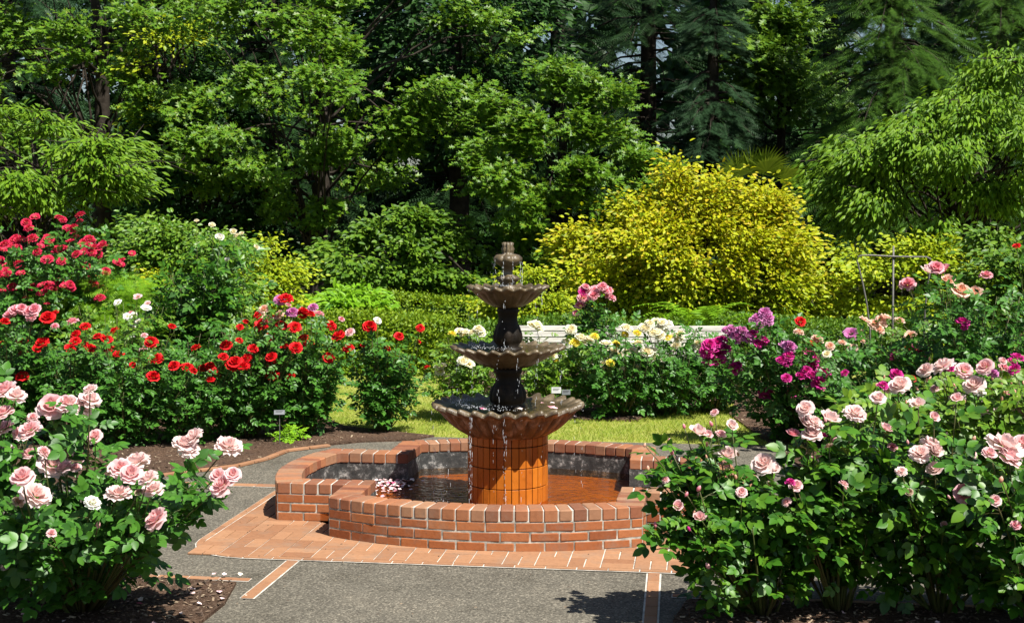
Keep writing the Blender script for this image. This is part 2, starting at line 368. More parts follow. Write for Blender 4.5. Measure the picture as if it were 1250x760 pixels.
def watermat(name, tint, bscale=26, bstr=.25, refl=1.0):
    m, nt, nd, p = mat(name); nd.remove(p)
    t = nd.new("ShaderNodeBsdfTransparent"); t.inputs[0].default_value = c4(tint)
    g = nd.new("ShaderNodeBsdfGlossy"); g.inputs['Roughness'].default_value = .03
    fr = nd.new("ShaderNodeFresnel"); fr.inputs[0].default_value = 1.33
    b = nd.new("ShaderNodeBump"); b.inputs['Strength'].default_value = bstr; b.inputs['Distance'].default_value = .03
    n = noise(nt, bscale, 3, .5, dist=.5); nt.links.new(n.outputs[0], b.inputs['Height'])
    nt.links.new(b.outputs[0], g.inputs['Normal']); nt.links.new(b.outputs[0], fr.inputs['Normal'])
    mx = nd.new("ShaderNodeMixShader"); nt.links.new(fr.outputs[0], mx.inputs[0]); nt.links.new(t.outputs[0], mx.inputs[1]); nt.links.new(g.outputs[0], mx.inputs[2])
    nt.links.new(mx.outputs[0], nd["Material Output"].inputs[0]); return m
M['water'] = watermat('pool_water', (.85, .68, .48), 14, .75)
M['bowl_water'] = watermat('bowl_water', (.75, .7, .5), 30, .5)
M['floor_tile'] = simple('stained_basin_floor', (.26, .09, .012), .6, .3, (.42, .155, .02), 3)
def dropmat():
    m, nt, nd, p = mat('water_drops'); p.inputs['Base Color'].default_value = (.8, .84, .88, 1); p.inputs['Roughness'].default_value = .08
    p.inputs['Transmission Weight'].default_value = .35; p.inputs['IOR'].default_value = 1.33; return m
M['drops'] = dropmat()
def woodmat():
    m, nt, nd, p = mat('weathered_wood')
    tc = nd.new("ShaderNodeTexCoord"); mp = nd.new("ShaderNodeMapping"); mp.inputs['Scale'].default_value = (1.2, 14, 30); nt.links.new(tc.outputs['Object'], mp.inputs[0])
    n = nd.new("ShaderNodeTexNoise"); n.inputs['Scale'].default_value = 3; n.inputs['Detail'].default_value = 8; nt.links.new(mp.outputs[0], n.inputs[0])
    r = ramp(nt, n.outputs[0], [(.3, (.26, .25, .22)), (.5, (.58, .56, .5)), (.7, (.75, .73, .67))])
    nt.links.new(r.outputs[0], p.inputs['Base Color']); p.inputs['Roughness'].default_value = .8; bump(nt, n.outputs[0], p, .4, .005); return m
M['wood'] = woodmat()
M['metal'] = simple('galvanised_tube', (.1, .095, .085), .6, .3, (.2, .19, .17), 10, metal=.3)
M['steel_dark'] = simple('dark_steel', (.06, .06, .06), .5, .4)
M['label_white'] = simple('white_label', (.5, .5, .5), .4, .4)
M['label_grey'] = simple('grey_label', (.14, .15, .16), .35, .5)
M['ink'] = simple('label_ink', (.05, .05, .05), .6)
M['petal_fallen'] = simple('fallen_petal', (.75, .45, .48), .7, .2, (.8, .66, .64), 4)
def petrand():
    m, nt, nd, p = mat('scattered_petals'); g = nd.new("ShaderNodeNewGeometry")
    r = ramp(nt, g.outputs['Random Per Island'], [(0, (.75, .5, .52)), (.45, (.8, .7, .66)), (.6, (.5, .04, .15)), (.7, (.8, .72, .6)), (1, (.7, .35, .42))])
    nt.links.new(r.outputs[0], p.inputs['Base Color']); p.inputs['Roughness'].default_value = .7; return m
M['petals'] = petrand()

# ================================================================ SETTING
def sheet(name, pts, z, m, th=0):
    mb = MB(); n = len(pts); V = [(x, y, z) for x, y in pts]; F = [tuple(range(n))]
    if th:
        V += [(x, y, z - th) for x, y in pts]; F += [(i, n + i, n + (i + 1) % n, (i + 1) % n) for i in range(n)]
    mb.add(V, F); o = mb.build(name, m); tag(o, kind='structure'); return o
def pin(pts, P):
    """which of points P (n,2) lie inside polygon pts"""
    ins = np.zeros(len(P), bool); q = np.array(pts)
    for i in range(len(q)):
        x1, y1 = q[i]; x2, y2 = q[i - 1]
        c = ((y1 > P[:, 1]) != (y2 > P[:, 1])); ins ^= c & (P[:, 0] < (x2 - x1) * (P[:, 1] - y1) / (y2 - y1 + 1e-12) + x1)
    return ins
sheet('ground', [(-150, -20), (150, -20), (150, 250), (-150, 250)], 0, M['ground'])
sheet('lawn', [(-12, 12.5), (12, 12.5), (14, 26), (-14, 26)], .004, M['lawn'])
PLZ = [(-9, -6.5), (9, -6.5), (9, 3.2), (4, 3.35), (0, 3.36), (-2.2, 3.5), (-9, 3.4)]
sheet('plaza_pavement', [loc2w(*p) for p in PLZ], .010, M['concrete'])

BEDS = {
 'bed_soil_front': [loc2w(*p) for p in [(-9, -6.5), (-1.36, -6.5), (-1.33, -3.1), (-1.42, -2.62), (-2.2, -2.58), (-9, -2.58)]],
 'bed_soil_by_path': [loc2w(*p) for p in [(9, -6.5), (1.45, -6.5), (1.42, -3.1), (1.5, -2.62), (2.4, -2.58), (9, -2.58)]],
 'bed_soil_of_red_roses': [gpt(-120, 605), gpt(60, 594), gpt(200, 580), gpt(290, 569), gpt(330, 560), gpt(352, 551), gpt(400, 545), gpt(440, 541), gpt(500, 539), gpt(530, 534), gpt(480, 529), gpt(420, 522), gpt(370, 500), gpt(250, 470), gpt(-300, 460)],
 'bed_soil_of_cream_roses': [gpt(545, 500), gpt(640, 512), gpt(720, 514), gpt(775, 515), gpt(800, 505), gpt(850, 497), gpt(900, 492), gpt(900, 455), gpt(540, 455)],
 'bed_soil_of_mixed_roses': [loc2w(*p) for p in [(2.3, 3.3), (2.6, 1.6), (3.4, .9), (9, .9), (11, 9), (2.2, 9), (1.9, 5.5)]],
}
for i, (k, pts) in enumerate(BEDS.items()): sheet(k, pts, .03, M['soil'], .028)
# pavers: apron round the pool, narrow bands
def ring_pts(a, b, r, n=6):
    P = []
    for (cx, cy, a0) in ((a - r, -b + r, -90), (a - r, b - r, 0), (-a + r, b - r, 90), (-a + r, -b + r, 180)):
        for k in range(n + 1): t = R(a0 + 90 * k / n); P.append((cx + r * math.cos(t), cy + r * math.sin(t)))
    return P
APX, APY = 2.1, 1.98
def plan_lobe(w, e, bul, n=10):
    return None
def pool_outline(ofs=0, n=12):
    """four bowed lobes with square notches; ofs moves the outline outwards"""
    wx, wy, ex, ey = 1.167 + ofs, .80 + ofs, 1.714 + ofs, 1.285 + ofs
    Rf, Rs = 1.575 + ofs, 1.885 + ofs
    P = []
    def arc(p0, p1, mid):   # bow through three points
        (x0, y0), (x1, y1), (xm, ym) = p0, p1, mid
        return [(x0 * (1 - t) ** 2 + 2 * t * (1 - t) * (2 * xm - (x0 + x1) / 2) + x1 * t * t, y0 * (1 - t) ** 2 + 2 * t * (1 - t) * (2 * ym - (y0 + y1) / 2) + y1 * t * t) for t in [i / n for i in range(n + 1)]]
    P += arc((-wx, -ey), (wx, -ey), (0, -Rf)); P.append((wx, -wy))
    P += arc((ex, -wy), (ex, wy), (Rs, 0)); P.append((wx, wy))
    P += arc((wx, ey), (-wx, ey), (0, Rf)); P.append((-wx, wy))
    P += arc((-ex, wy), (-ex, -wy), (-Rs, 0)); P.append((-wx, -wy))
    return P
sheet('apron_mortar', [loc2w(*p) for p in ring_pts(APX, APY, .5)], .016, M['mortar_white'])
pav = MB(); rnd = random.Random(5)
_base = pool_outline(0, 24)
def pool_outline(ofs=0, n=24):
    P = [Vector(p) for p in _base]
    Q = []
    m = len(P)
    for i in range(m):
        a, b, c = P[i - 1], P[i], P[(i + 1) % m]
        d1, d2 = (b - a).normalized(), (c - b).normalized(); n1, n2 = Vector((d1.y, -d1.x)), Vector((d2.y, -d2.x))
        k = (n1 + n2) / max(.2, 1 + n1.dot(n2)); q = b + k * ofs; Q.append((q.x, q.y))
    return Q
OUTL = pool_outline(.0); INN = pool_outline(-.13)
cs = .222
edge = .07
ix = 0; x = -APX + edge
nx = int((2 * APX - 2 * edge) / cs); cs = (2 * APX - 2 * edge) / nx; ny = int((2 * APY - 2 * edge) / cs); csy = (2 * APY - 2 * edge) / ny
for i in range(nx):
    for j in range(ny):
        X = -APX + edge + (i + .5) * cs; Y = -APY + edge + (j + .5) * csy
        if pin(INN, np.array([[X, Y]]))[0]: continue
        if abs(X) > APX - .5 and abs(Y) > APY - .5 and (abs(X) - APX + .5) ** 2 + (abs(Y) - APY + .5) ** 2 > .2: continue
        g = .010; gt = .004; h = .012 + rnd.uniform(-.0015, .0015)
        if (i + j) % 2 == 0:
            for q in (-1, 1): pav.box((X + q * cs / 4, Y, .012 + h / 2), (cs / 2 - g, csy - gt, h), bev=.002)
        else:
            for q in (-1, 1): pav.box((X, Y + q * csy / 4, .012 + h / 2), (cs - g, csy / 2 - gt, h), bev=.002)
rp = ring_pts(APX - edge / 2, APY - edge / 2, .465, 7)
def along(pts, closed, L, w, mb, z0, h, gap=.01):
    P = [Vector(p) for p in pts]; P = P + [P[0]] if closed else P
    for a, b in zip(P[:-1], P[1:]):
        d = (b - a).length; n = max(1, round(d / L)); ang = math.atan2(b.y - a.y, b.x - a.x)
        for k in range(n):
            c = a.lerp(b, (k + .5) / n); mb.box((c.x, c.y, z0 + h / 2), (d / n - gap, w - .004, h), rz=ang, bev=.002)
along(rp, True, .21, edge - .02, pav, .012, .012)
ap = pav.build('brick_apron', M['paver']); ap.location = (*FC, 0); ap.rotation_euler = (0, 0, FROT); tag(ap, kind='structure')
# brick bands crossing the plaza
def band(name, a, b, w=.105):
    A, B = Vector(a), Vector(b); d = (B - A).normalized(); nrm = Vector((-d.y, d.x))
    q = [A + nrm * (w / 2 + .01), A - nrm * (w / 2 + .01), B - nrm * (w / 2 + .01), B + nrm * (w / 2 + .01)]
    mb = MB(); mb.add([(p.x, p.y, .014) for p in q], [(0, 1, 2, 3)]); mo = mb.build(name + '_mortar', M['mortar_white'])
    mb = MB(); along([a, b], False, .21, w, mb, .012, .008); bo = mb.build(name, M['paver'])
    for o in (mo, bo): o.location = (*FC, 0); o.rotation_euler = (0, 0, FROT); tag(o, kind='structure')
band('brick_band', (-1.23, -1.99), (-1.24, -2.95), .08); band('brick_band', (1.27, -1.99), (1.29, -3.2), .08)
band('brick_band', (-2.13, .56), (-8.8, .56)); band('brick_band', (2.13, .56), (8.8, .56))
band('bed_edging', (-1.36, -2.52), (-8.8, -2.52), .06)
band('bed_edging', (1.4, -2.52), (8.8, -2.52), .06)
e_pts = [gpt(195, 583), gpt(290, 571), gpt(325, 562.5), gpt(350, 552.5), gpt(402, 546)]
mb = MB(); along(e_pts, False, .21, .07, mb, .014, .022); eo = mb.build('bed_edging', M['paver']); tag(eo, kind='structure')

# grass blades and mulch chips (uncountable)
rng = np.random.default_rng(3)
def scatter_poly(pts, n, rng, excl=()):
    q = np.array(pts); P = rng.uniform(q.min(0), q.max(0), (n, 2)); k = pin(pts, P)
    for e in excl: k &= ~pin(e, P)
    return P[k]
P = rng.uniform((-3.6, 14.3), (4.6, 21), (90000, 2)); P = P[(P[:, 1] < 17.5) | (rng.random(len(P)) < .5)]
plw = [loc2w(*p) for p in PLZ]
for e in (BEDS['bed_soil_of_red_roses'], BEDS['bed_soil_of_cream_roses'], BEDS['bed_soil_of_mixed_roses'], plw): P = P[~pin(e, P)]
n = len(P); th = rng.uniform(0, 6.28, n); tip = np.stack([np.cos(th) * .6, np.sin(th) * .6, rng.uniform(.5, 1.2, n)], 1)
L = rng.uniform(.025, .055, n)
Mx = basis(tip, np.stack([np.cos(th + 1.5), np.sin(th + 1.5), np.zeros(n)], 1)) * L[:, None, None]
mb = MB(); mb.inst((np.array([(0, .11, 0), (0, -.11, 0), (1, 0, -.1)]), np.array([(0, 1, 2)])), Mx, np.c_[P, np.full(n, .003)])
tag(mb.build('lawn_grass', M['grass']), 'short sunlit yellow green lawn grass between the pool and the rose beds', 'grass', kind='stuff')
mb = MB(); mbp = MB()
chipT = (np.array([(-.5, -.2, 0), (.5, -.16, .05), (.45, .2, .12), (-.45, .16, .08), (0, 0, .22)]), np.array([(0, 1, 4), (1, 2, 4), (2, 3, 4), (3, 0, 4)]))
petT = (np.array([(-.5, -.3, .05), (.1, -.45, .16), (.5, 0, .05), (.1, .45, .2), (-.5, .3, .05), (-.05, 0, 0)]), np.array([(0, 1, 5), (1, 2, 5), (2, 3, 5), (3, 4, 5), (4, 0, 5)]))
for k, pts in BEDS.items():
    P = scatter_poly(pts, 26000 if 'path' in k or k.endswith('front') else 16000, rng)
    P = P[(P[:, 1] > 7) & (abs(P[:, 0]) < P[:, 1] * .42)]; n = len(P)
    th = rng.uniform(0, 6.28, n); tip = np.stack([np.cos(th), np.sin(th), rng.normal(0, .35, n)], 1)
    nr = np.stack([rng.normal(0, .4, n), rng.normal(0, .4, n), np.ones(n)], 1)
    mb.inst(chipT, basis(tip, nr) * rng.uniform(.012, .045, n)[:, None, None], np.c_[P, rng.uniform(.026, .036, n)])
tag(mb.build('mulch_chips', M['chips']), 'brown bark mulch chips strewn over the rose beds', 'mulch', kind='stuff')
P = np.concatenate([scatter_poly(BEDS['bed_soil_front'], 700, rng), scatter_poly(BEDS['bed_soil_by_path'], 400, rng), scatter_poly(BEDS['bed_soil_of_cream_roses'], 160, rng), scatter_poly(BEDS['bed_soil_of_red_roses'], 200, rng), np.c_[rng.uniform(-2.4, -1.6, 8), rng.uniform(8.4, 9.1, 8)]])
P = P[(P[:, 1] > 7)]; n = len(P); th = rng.uniform(0, 6.28, n)
mbp.inst(petT, basis(np.stack([np.cos(th), np.sin(th), rng.normal(0, .2, n)], 1), np.stack([rng.normal(0, .3, n), rng.normal(0, .3, n), np.ones(n)], 1)) * rng.uniform(.02, .045, n)[:, None, None], np.c_[P, np.full(n, .042)])
tag(mbp.build('fallen_petals', M['petals']), 'fallen pink and white rose petals lying on the mulch beds', 'petals', kind='stuff')

P = np.concatenate([scatter_poly([loc2w(*p) for p in PLZ], 2600, rng), rng.normal((-2.0, 9.0), (.35, .3), (60, 2)), rng.normal((1.7, 9.2), (.4, .35), (90, 2)), rng.normal((-2.5, 13.3), (.5, .3), (60, 2))])
P = P[(P[:, 1] > 7.5) & (abs(P[:, 0]) < P[:, 1] * .4)]; lq = np.array([((x - FC[0]) * math.cos(-FROT) - (y - FC[1]) * math.sin(-FROT), (x - FC[0]) * math.sin(-FROT) + (y - FC[1]) * math.cos(-FROT)) for x, y in P]); P = P[~pin(pool_outline(.02), lq)]
n = len(P); th = rng.uniform(0, 6.28, n); mb = MB()
mb.inst(chipT, basis(np.stack([np.cos(th), np.sin(th), rng.normal(0, .1, n)], 1), np.tile([0, 0, 1.], (n, 1))) * rng.uniform(.006, .022, n)[:, None, None], np.c_[P, np.full(n, .026)])
tag(mb.build('paving_litter', M['chips']), 'crumbs of bark and dry leaf blown over the paving', 'litter', kind='stuff')
# ================================================================ POOL
pool = empty('fountain_pool', (*FC, 0), FROT, 'low four lobed red brick pool with a brick coping, tiered fountain standing in it', 'pool')
WALLH, CAPH, TH = .235, .085, .2
def offset_pts(o): return pool_outline(o)
def wall_ring(mb, o0, o1, z0, z1):
    A, B = pool_outline(o0), pool_outline(o1); n = len(A)
    V = [(x, y, z) for (P, z) in ((A, z0), (A, z1), (B, z1), (B, z0)) for x, y in P]
    F = []
    for k in range(4):
        for i in range(n): j = (i + 1) % n; F.append((k * n + i, k * n + j, ((k + 1) % 4) * n + j, ((k + 1) % 4) * n + i))
    mb.add(V, F)
mb = MB(); wall_ring(mb, -.003, -TH + .02, -.01, WALLH); mb.build('mortar_core', M['mortar'], pool)
mb = MB(); wall_ring(mb, -TH + .018, -TH, -.01, WALLH); mb.build('pool_lining', M['liner'], pool)
mb = MB(); wall_ring(mb, .006, -.003, -.01, .022); mb.build('mortar_footing', M['mortar_white'], pool)
def segs(P):
    n = len(P); out = []; cur = [P[0]]
    # split outline at sharp corners
    corners = []
    for i in range(n):
        a, b, c = Vector(P[i - 1]), Vector(P[i]), Vector(P[(i + 1) % n])
        if (b - a).angle(c - b) > .8: corners.append(i)
    for a, b in zip(corners, corners[1:] + [corners[0] + n]): out.append([Vector(P[i % n]) for i in range(a, b + 1)])
    return out
def walk(poly, d):
    for a, b in zip(poly[:-1], poly[1:]):
        l = (b - a).length
        if d <= l + 1e-9: return a.lerp(b, d / l), (b - a).normalized()
        d -= l
    return poly[-1], (poly[-1] - poly[-2]).normalized()
FINE = pool_outline(0)
bricks = MB(); caps = MB(); capm = MB(); rnd = random.Random(8)
NC = 3; ch = (WALLH - .02) / NC
for si, sg in enumerate(segs(FINE)):
    L = sum((b - a).length for a, b in zip(sg[:-1], sg[1:]))
    for c in range(NC):
        nb = L / .212; d = 0 if c % 2 == 0 else -.106
        z = .018 + (c + .5) * ch
        while d < L - .01:
            a0, a1 = max(d, 0), min(d + .212, L)
            if a1 - a0 > .03:
                p, t = walk(sg, (a0 + a1) / 2); nr = Vector((t.y, -t.x))
                q = p - nr * .046 + nr * rnd.uniform(-.0015, .0025)
                end0 = .0 if a0 == 0 else 0
                bricks.box((q.x, q.y, z + rnd.uniform(-.001, .001)), (a1 - a0 - .011, .092, ch - .011), rz=math.atan2(t.y, t.x) + rnd.uniform(-.014, .014), bev=rnd.choice((.003, .003, .005, .007)))
            d += .212
    nb = max(1, round(L / .104)); 
    for k in range(nb):
        p, t = walk(sg, (k + .5) * L / nb); nr = Vector((t.y, -t.x)); q = p - nr * (TH / 2 + .003)
        bx = L / nb - .011
        if k in (0, nb - 1) and L > .7: pass
        caps.box((q.x, q.y, WALLH + CAPH / 2 + rnd.uniform(-.002, .003)), (bx, TH + .01, CAPH), rz=math.atan2(t.y, t.x) + rnd.uniform(-.015, .015), bev=rnd.choice((.004, .006, .009)))
for sx in (-1, 1):
    for sy in (-1, 1):
        for q in (-1, 1): caps.box((sx * (1.167 - TH / 2 + q * .052), sy * (.80 - TH / 2), WALLH + CAPH / 2 + .0007), (.093, TH + .004, CAPH), bev=.005)
bricks.build('brick_courses', M['brick'], pool)
caps.build('coping', M['cap'], pool)
wall_ring(capm, -.006, -TH + .006, WALLH - .001, WALLH + CAPH - .006); capm.build('coping_mortar', M['mortar_white'], pool)
mb = MB(); fl = pool_outline(-TH + .01); mb.add([(x, y, -.1) for x, y in fl], [tuple(range(len(fl)))]); 
flo = mb.build('pool_floor', M['floor_tile'], pool)
# floor sits in a recess cut below ground: raise everything so nothing hides it
flo.location.z = .125
mb = MB(); mb.add([(x, y, .028) for x, y in pool_outline(-.1)], [tuple(range(len(fl)))]); 
mb.V[0][:, 2] = .020
mb.build('pool_base', M['mortar'], pool)
WZ = .085
mb = MB(); mb.add([(x, y, WZ) for x, y in pool_outline(-TH + .004)], [tuple(range(len(fl)))])
wo = mb.build('pool_water', M['water']); wo.location = (*FC, 0); wo.rotation_euler = (0, 0, FROT); tag(wo, kind='structure')

# ================================================================ FOUNTAIN
fo = empty('tiered_fountain', (*FC, 0), 0, 'three tiered scalloped brown stone fountain with a finial, on an orange tiled drum', 'fountain')
def lathe(prof, n=96, lob=None, m=None, name=None, parent=None, close=False):
    """prof: (r, z, amount of scallop); lob: number of scallops"""
    mb = MB(); V = []; K = len(prof)
    for pr in prof:
        r, z, s = pr[:3]
        for i in range(n):
            a = 2 * math.pi * i / n
            if lob:
                w = (abs(math.cos(a * lob / 2)) ** .7 - .6) if len(pr) == 3 else .45 * math.cos(a * lob) + .08
                V.append(((r + s * w) * math.cos(a), (r + s * w) * math.sin(a), z + .55 * s * w))
            else: V.append((r * math.cos(a), r * math.sin(a), z))
    F = [(k * n + i, k * n + (i + 1) % n, (k + 1) * n + (i + 1) % n, (k + 1) * n + i) for k in range(K - 1) for i in range(n)]
    mb.add(V, F); return mb.build(name, m, parent, True)
def bowl(Rr, zr, zb, rb, lob, name='bowl'):
    sc = Rr * .12; d = zr - zb
    prof = [(rb, zb, 0), (rb * 1.05, zb + .01 * d, .2 * sc)]
    for t in (.12, .28, .45, .62, .78, .92):
        prof.append((rb + (Rr * .93 - rb) * (t ** .8), zb + d * (t ** 1.35) * .86, sc * (.45 + .75 * t) * (1.35 if Rr > .5 else 1)))
    prof += [(Rr * .965, zb + d * .84, sc), (Rr * .995, zb + d * .87, sc, 1), (Rr * 1.0, zb + d * .93, sc, 1), (Rr * .985, zb + d * 1.0, sc, 1), (Rr * .95, zb + d * 1.02, sc, 1), (Rr * .9, zb + d * .99, sc * .9, 1), (Rr * .8, zb + d * .86, sc * .6, 1), (Rr * .6, zb + d * .74, sc * .2), (rb * .5, zb + d * .7, 0), (0.001, zb + d * .7, 0)]
    b = lathe(prof, lob * 10, lob, M['wet'], name, fo)
    mb = MB(); n = 64; rr = Rr * .83; z = zr - d * .07
    mb.add([(rr * math.cos(2 * math.pi * i / n), rr * math.sin(2 * math.pi * i / n), z) for i in range(n)], [tuple(range(n))])
    mb.build('bowl_water', M['bowl_water'], b)
    return b
b1 = bowl(.592, .86, .61, .30, 28); b1.data.materials[0] = M['wet_rust']
# the bowl's top is mossy brown, its underside rust streaked
b1.data.materials.append(M['wet'])
nv = b1.data
for pl in nv.polygons:
    if pl.normal.z > .25: pl.material_index = 1
b2 = bowl(.448, 1.33, 1.165, .105, 24)
b3 = bowl(.32, 1.825, 1.655, .085, 20)
lathe([(.165, .80, 0), (.168, .83, 0), (.15, .845, 0), (.118, .862, 0), (.142, .885, .01), (.146, .91, .016), (.143, .96, .018), (.128, 1.0, .01), (.105, 1.04, 0), (.098, 1.08, 0), (.104, 1.11, 0), (.118, 1.125, 0), (.116, 1.15, 0), (.1, 1.175, 0)], 80, 8, M['wet_dark'], 'column', fo)
lathe([(.12, 1.27, 0), (.125, 1.3, 0), (.11, 1.325, 0), (.085, 1.34, 0), (.108, 1.37, .01), (.116, 1.40, .015), (.112, 1.44, .014), (.098, 1.49, .008), (.082, 1.53, 0), (.077, 1.57, 0), (.084, 1.61, 0), (.09, 1.62, 0), (.086, 1.65, 0), (.075, 1.665, 0)], 80, 8, M['wet_dark'], 'column', fo)
fin = lathe([(.09, 1.77, 0), (.1, 1.80, .004), (.075, 1.825, 0), (.06, 1.85, 0), (.085, 1.875, .02), (.092, 1.893, .022), (.06, 1.912, .01), (.036, 1.925, 0), (.042, 1.96, 0), (.05, 1.985, 0), (.085, 2.005, .012), (.11, 2.03, .016), (.112, 2.055, .016), (.09, 2.08, .012), (.044, 2.092, .004), (.046, 2.11, .01), (.05, 2.13, .014), (.038, 2.15, .012), (.044, 2.175, .016), (.03, 2.185, .006), (.001, 2.178, 0)], 80, 8, M['wet'], 'finial', fo)
# drum: grout core with four rows of tall tiles
lathe([(.318, .0, 0), (.318, .635, 0), (.001, .636, 0)], 64, None, M['grout'], 'drum_core', fo)
mb = MB(); NT = 34
for row, (z0, z1) in enumerate(((.025, .211), (.215, .376), (.38, .547), (.551, .632))):
    for k in range(NT):
        a = 2 * math.pi * (k + .5) / NT; wd = 2 * math.pi * .327 / NT - .006
        mb.box((.322 * math.cos(a), .322 * math.sin(a), (z0 + z1) / 2), (.014, wd, z1 - z0 - .003), rz=a, bev=.002)
drum = mb.build('tiled_drum', M['tile'], fo)
# falling drops and splashes
mb = MB(); g = np.random.default_rng(11)
ico = bmesh.new(); bmesh.ops.create_icosphere(ico, subdivisions=1, radius=1); icV = np.array([v.co[:] for v in ico.verts]); icF = np.array([[v.index for v in f.verts] for f in ico.faces]); ico.free()
Pt = []; S = []
def stream(a, r, z0, z1, n, sp=.006):
    for k in range(n):
        z = g.uniform(z1, z0); Pt.append((r * math.cos(a) + g.normal(0, sp), r * math.sin(a) + g.normal(0, sp), z)); q = g.uniform(.0014, .003); S.append((q * .6, q * .6, q * g.choice((1.5, 3, 6, 10))))
for i, a in enumerate(np.radians([-92, -118, -100, -65, -140, -170, -30, 10, 60, 120, 180, -80])):
    stream(a, .62, .83, .1, [60, 90, 12, 10, 14, 20, 8, 16, 16, 16, 20, 8][i], .008)
for a in np.radians([-150, -100, -60, -20, -128, 160, 60, -175, -80]): stream(a, .455, 1.3, .87, 14, .008)
for a in np.radians([-140, -95, -45, 170, 30]): stream(a, .325, 1.8, 1.34, 12, .006)
for a in np.radians([-150, -110, -70, -30, 90, 180, 0]): stream(a, .118, 2.03, 1.83, 14, .004)
for (rad, z, n) in ((.44, .865, 260), (.33, 1.335, 110), (.1, 1.83, 60), (.63, .09, 160)):
    for k in range(n):
        a = g.choice(np.radians([-150, -170, 165, -130, -100])) + g.normal(0, .28); r = rad * g.uniform(.78, 1.05)
        Pt.append((r * math.cos(a), r * math.sin(a), z + abs(g.normal(0, .014)))); q = g.uniform(.0015, .0038); S.append((q, q, q))
Mx = np.zeros((len(Pt), 3, 3)); S = np.array(S)
for k in range(3): Mx[:, k, k] = S[:, k]
mb.inst((icV, icF), Mx, np.array(Pt)); dr = mb.build('falling_water_drops', M['drops'], None, True); dr.location = (*FC, 0)
tag(dr, 'water drops dripping from the scalloped bowls and splashing below', 'water drops', kind='stuff')
# floating petals
mbp = MB(); P = []
for (u, v, s, k) in ((470, 590, .08, 46), (480, 596, .1, 42), (489, 587, .06, 16), (466, 600, .06, 14)):
    x, y = gpt(u, v, WZ); P += [(x + g.normal(0, s), y + g.normal(0, s * 1.3), WZ + .004 + g.uniform(0, .01)) for _ in range(k)]
P = np.array(P); lp = P[:, :2] - np.array(FC)
cc, ss = math.cos(-FROT), math.sin(-FROT); lq = np.c_[lp[:, 0] * cc - lp[:, 1] * ss, lp[:, 0] * ss + lp[:, 1] * cc]
P = P[pin(pool_outline(-TH - .03), lq)]
n = len(P); th = g.uniform(0, 6.28, n)
mbp.inst(petT, basis(np.stack([np.cos(th), np.sin(th), g.normal(0, .15, n)], 1), np.stack([g.normal(0, .25, n), g.normal(0, .25, n), np.ones(n)], 1)) * g.uniform(.025, .045, n)[:, None, None], P)
tag(mbp.build('floating_petals', M['petals']), 'raft of pink and white petals floating against the inner pool corner', 'petals', kind='stuff')
mbp = MB(); P = np.array([at(588, 505, 10.95), at(592, 505.5, 10.93), at(634, 506, 10.95), at(673, 503, 11.05), at(676, 506, 10.98), at(662, 496, 11.3), at(674, 497, 11.3)]); P[:, 2] = .875
n = len(P); th = g.uniform(0, 6.28, n)
mbp.inst(petT, basis(np.stack([np.cos(th), np.sin(th), np.zeros(n)], 1), np.tile([.0, -.1, 1], (n, 1))) * np.array([.05, .035, .05, .07, .06, .03, .04])[:, None, None], P)
tag(mbp.build('bowl_petals', M['petals']), 'few loose petals lying in the lowest fountain bowl', 'petals', kind='stuff')

# ================================================================ ROSES
def rose_mesh(name, seed, m, layers, op=1.0):
    """unit diameter flower, centre up +Z, petals as curved patches"""
    r_ = random.Random(seed); mb = MB(); nu, nv = 5, 5
    for (cnt, rad, hgt, half, t0, t1, z0) in layers:
        off = r_.uniform(0, 6.28)
        for k in range(cnt):
            phi = off + 2 * math.pi * k / cnt + r_.uniform(-.18, .18); hw = half * r_.uniform(.88, 1.15); Lh = hgt * r_.uniform(.88, 1.1); tt = r_.uniform(-.12, .12) ; ph = r_.uniform(0, 6)
            rr = rad * .12; zz = z0; V = []
            for j in range(nv):
                v = j / (nv - 1); ang = t0 + (t1 - t0) * v + tt
                if j: rr += math.sin(ang) * Lh / (nv - 1); zz += math.cos(ang) * Lh / (nv - 1)
                wv = (.35, .75, 1, .98, .62)[j]
                for i in range(nu):
                    u = i / (nu - 1) * 2 - 1
                    a = phi + u * hw * wv; ru = rr * (1 + .04 * u * u)
                    z = zz - (.07 * Lh * u * u if j == nv - 1 else 0) + .035 * math.sin(3 * u + ph) * v
                    V.append(((ru + .012 * math.cos(5 * u + ph) * v) * math.cos(a), ru * math.sin(a), z))
            F = [(j * nu + i, j * nu + i + 1, (j + 1) * nu + i + 1, (j + 1) * nu + i) for j in range(nv - 1) for i in range(nu - 1)]
            mb.add(V, F)
    o = mb.build(name, m, None, True); me = o.data; bpy.data.objects.remove(o); return me
def rose_layers(kind):
    if kind == 'full': return [(3, .2, .3, 1.5, .25, -.35, .02), (4, .4, .3, 1.1, .5, -.2, 0), (5, .8, .34, .9, .75, .1, -.02), (6, 1, .38, .75, 1.05, .7, -.04), (6, 1, .43, .68, 1.3, 1.35, -.06), (5, 1, .44, .62, 1.5, 1.75, -.08)]
    if kind == 'ruffled': return [(5, .3, .3, .8, .4, .0, .02), (7, .6, .34, .55, .7, .3, 0), (8, 1, .38, .5, 1.0, .8, -.02), (8, 1, .42, .45, 1.25, 1.2, -.04), (8, 1, .45, .42, 1.5, 1.7, -.06)]
    if kind == 'cup': return [(3, .2, .36, 1.5, .2, -.3, .02), (4, .5, .38, 1.1, .5, -.1, 0), (5, .9, .42, .85, .85, .25, -.04), (5, 1, .42, .75, 1.15, .9, -.06)]
    if kind == 'open': return [(6, .3, .16, .5, .5, .2, .02), (5, 1, .4, .7, .95, .9, -.02), (5, 1, .46, .66, 1.2, 1.3, -.05)]
_rose = {}
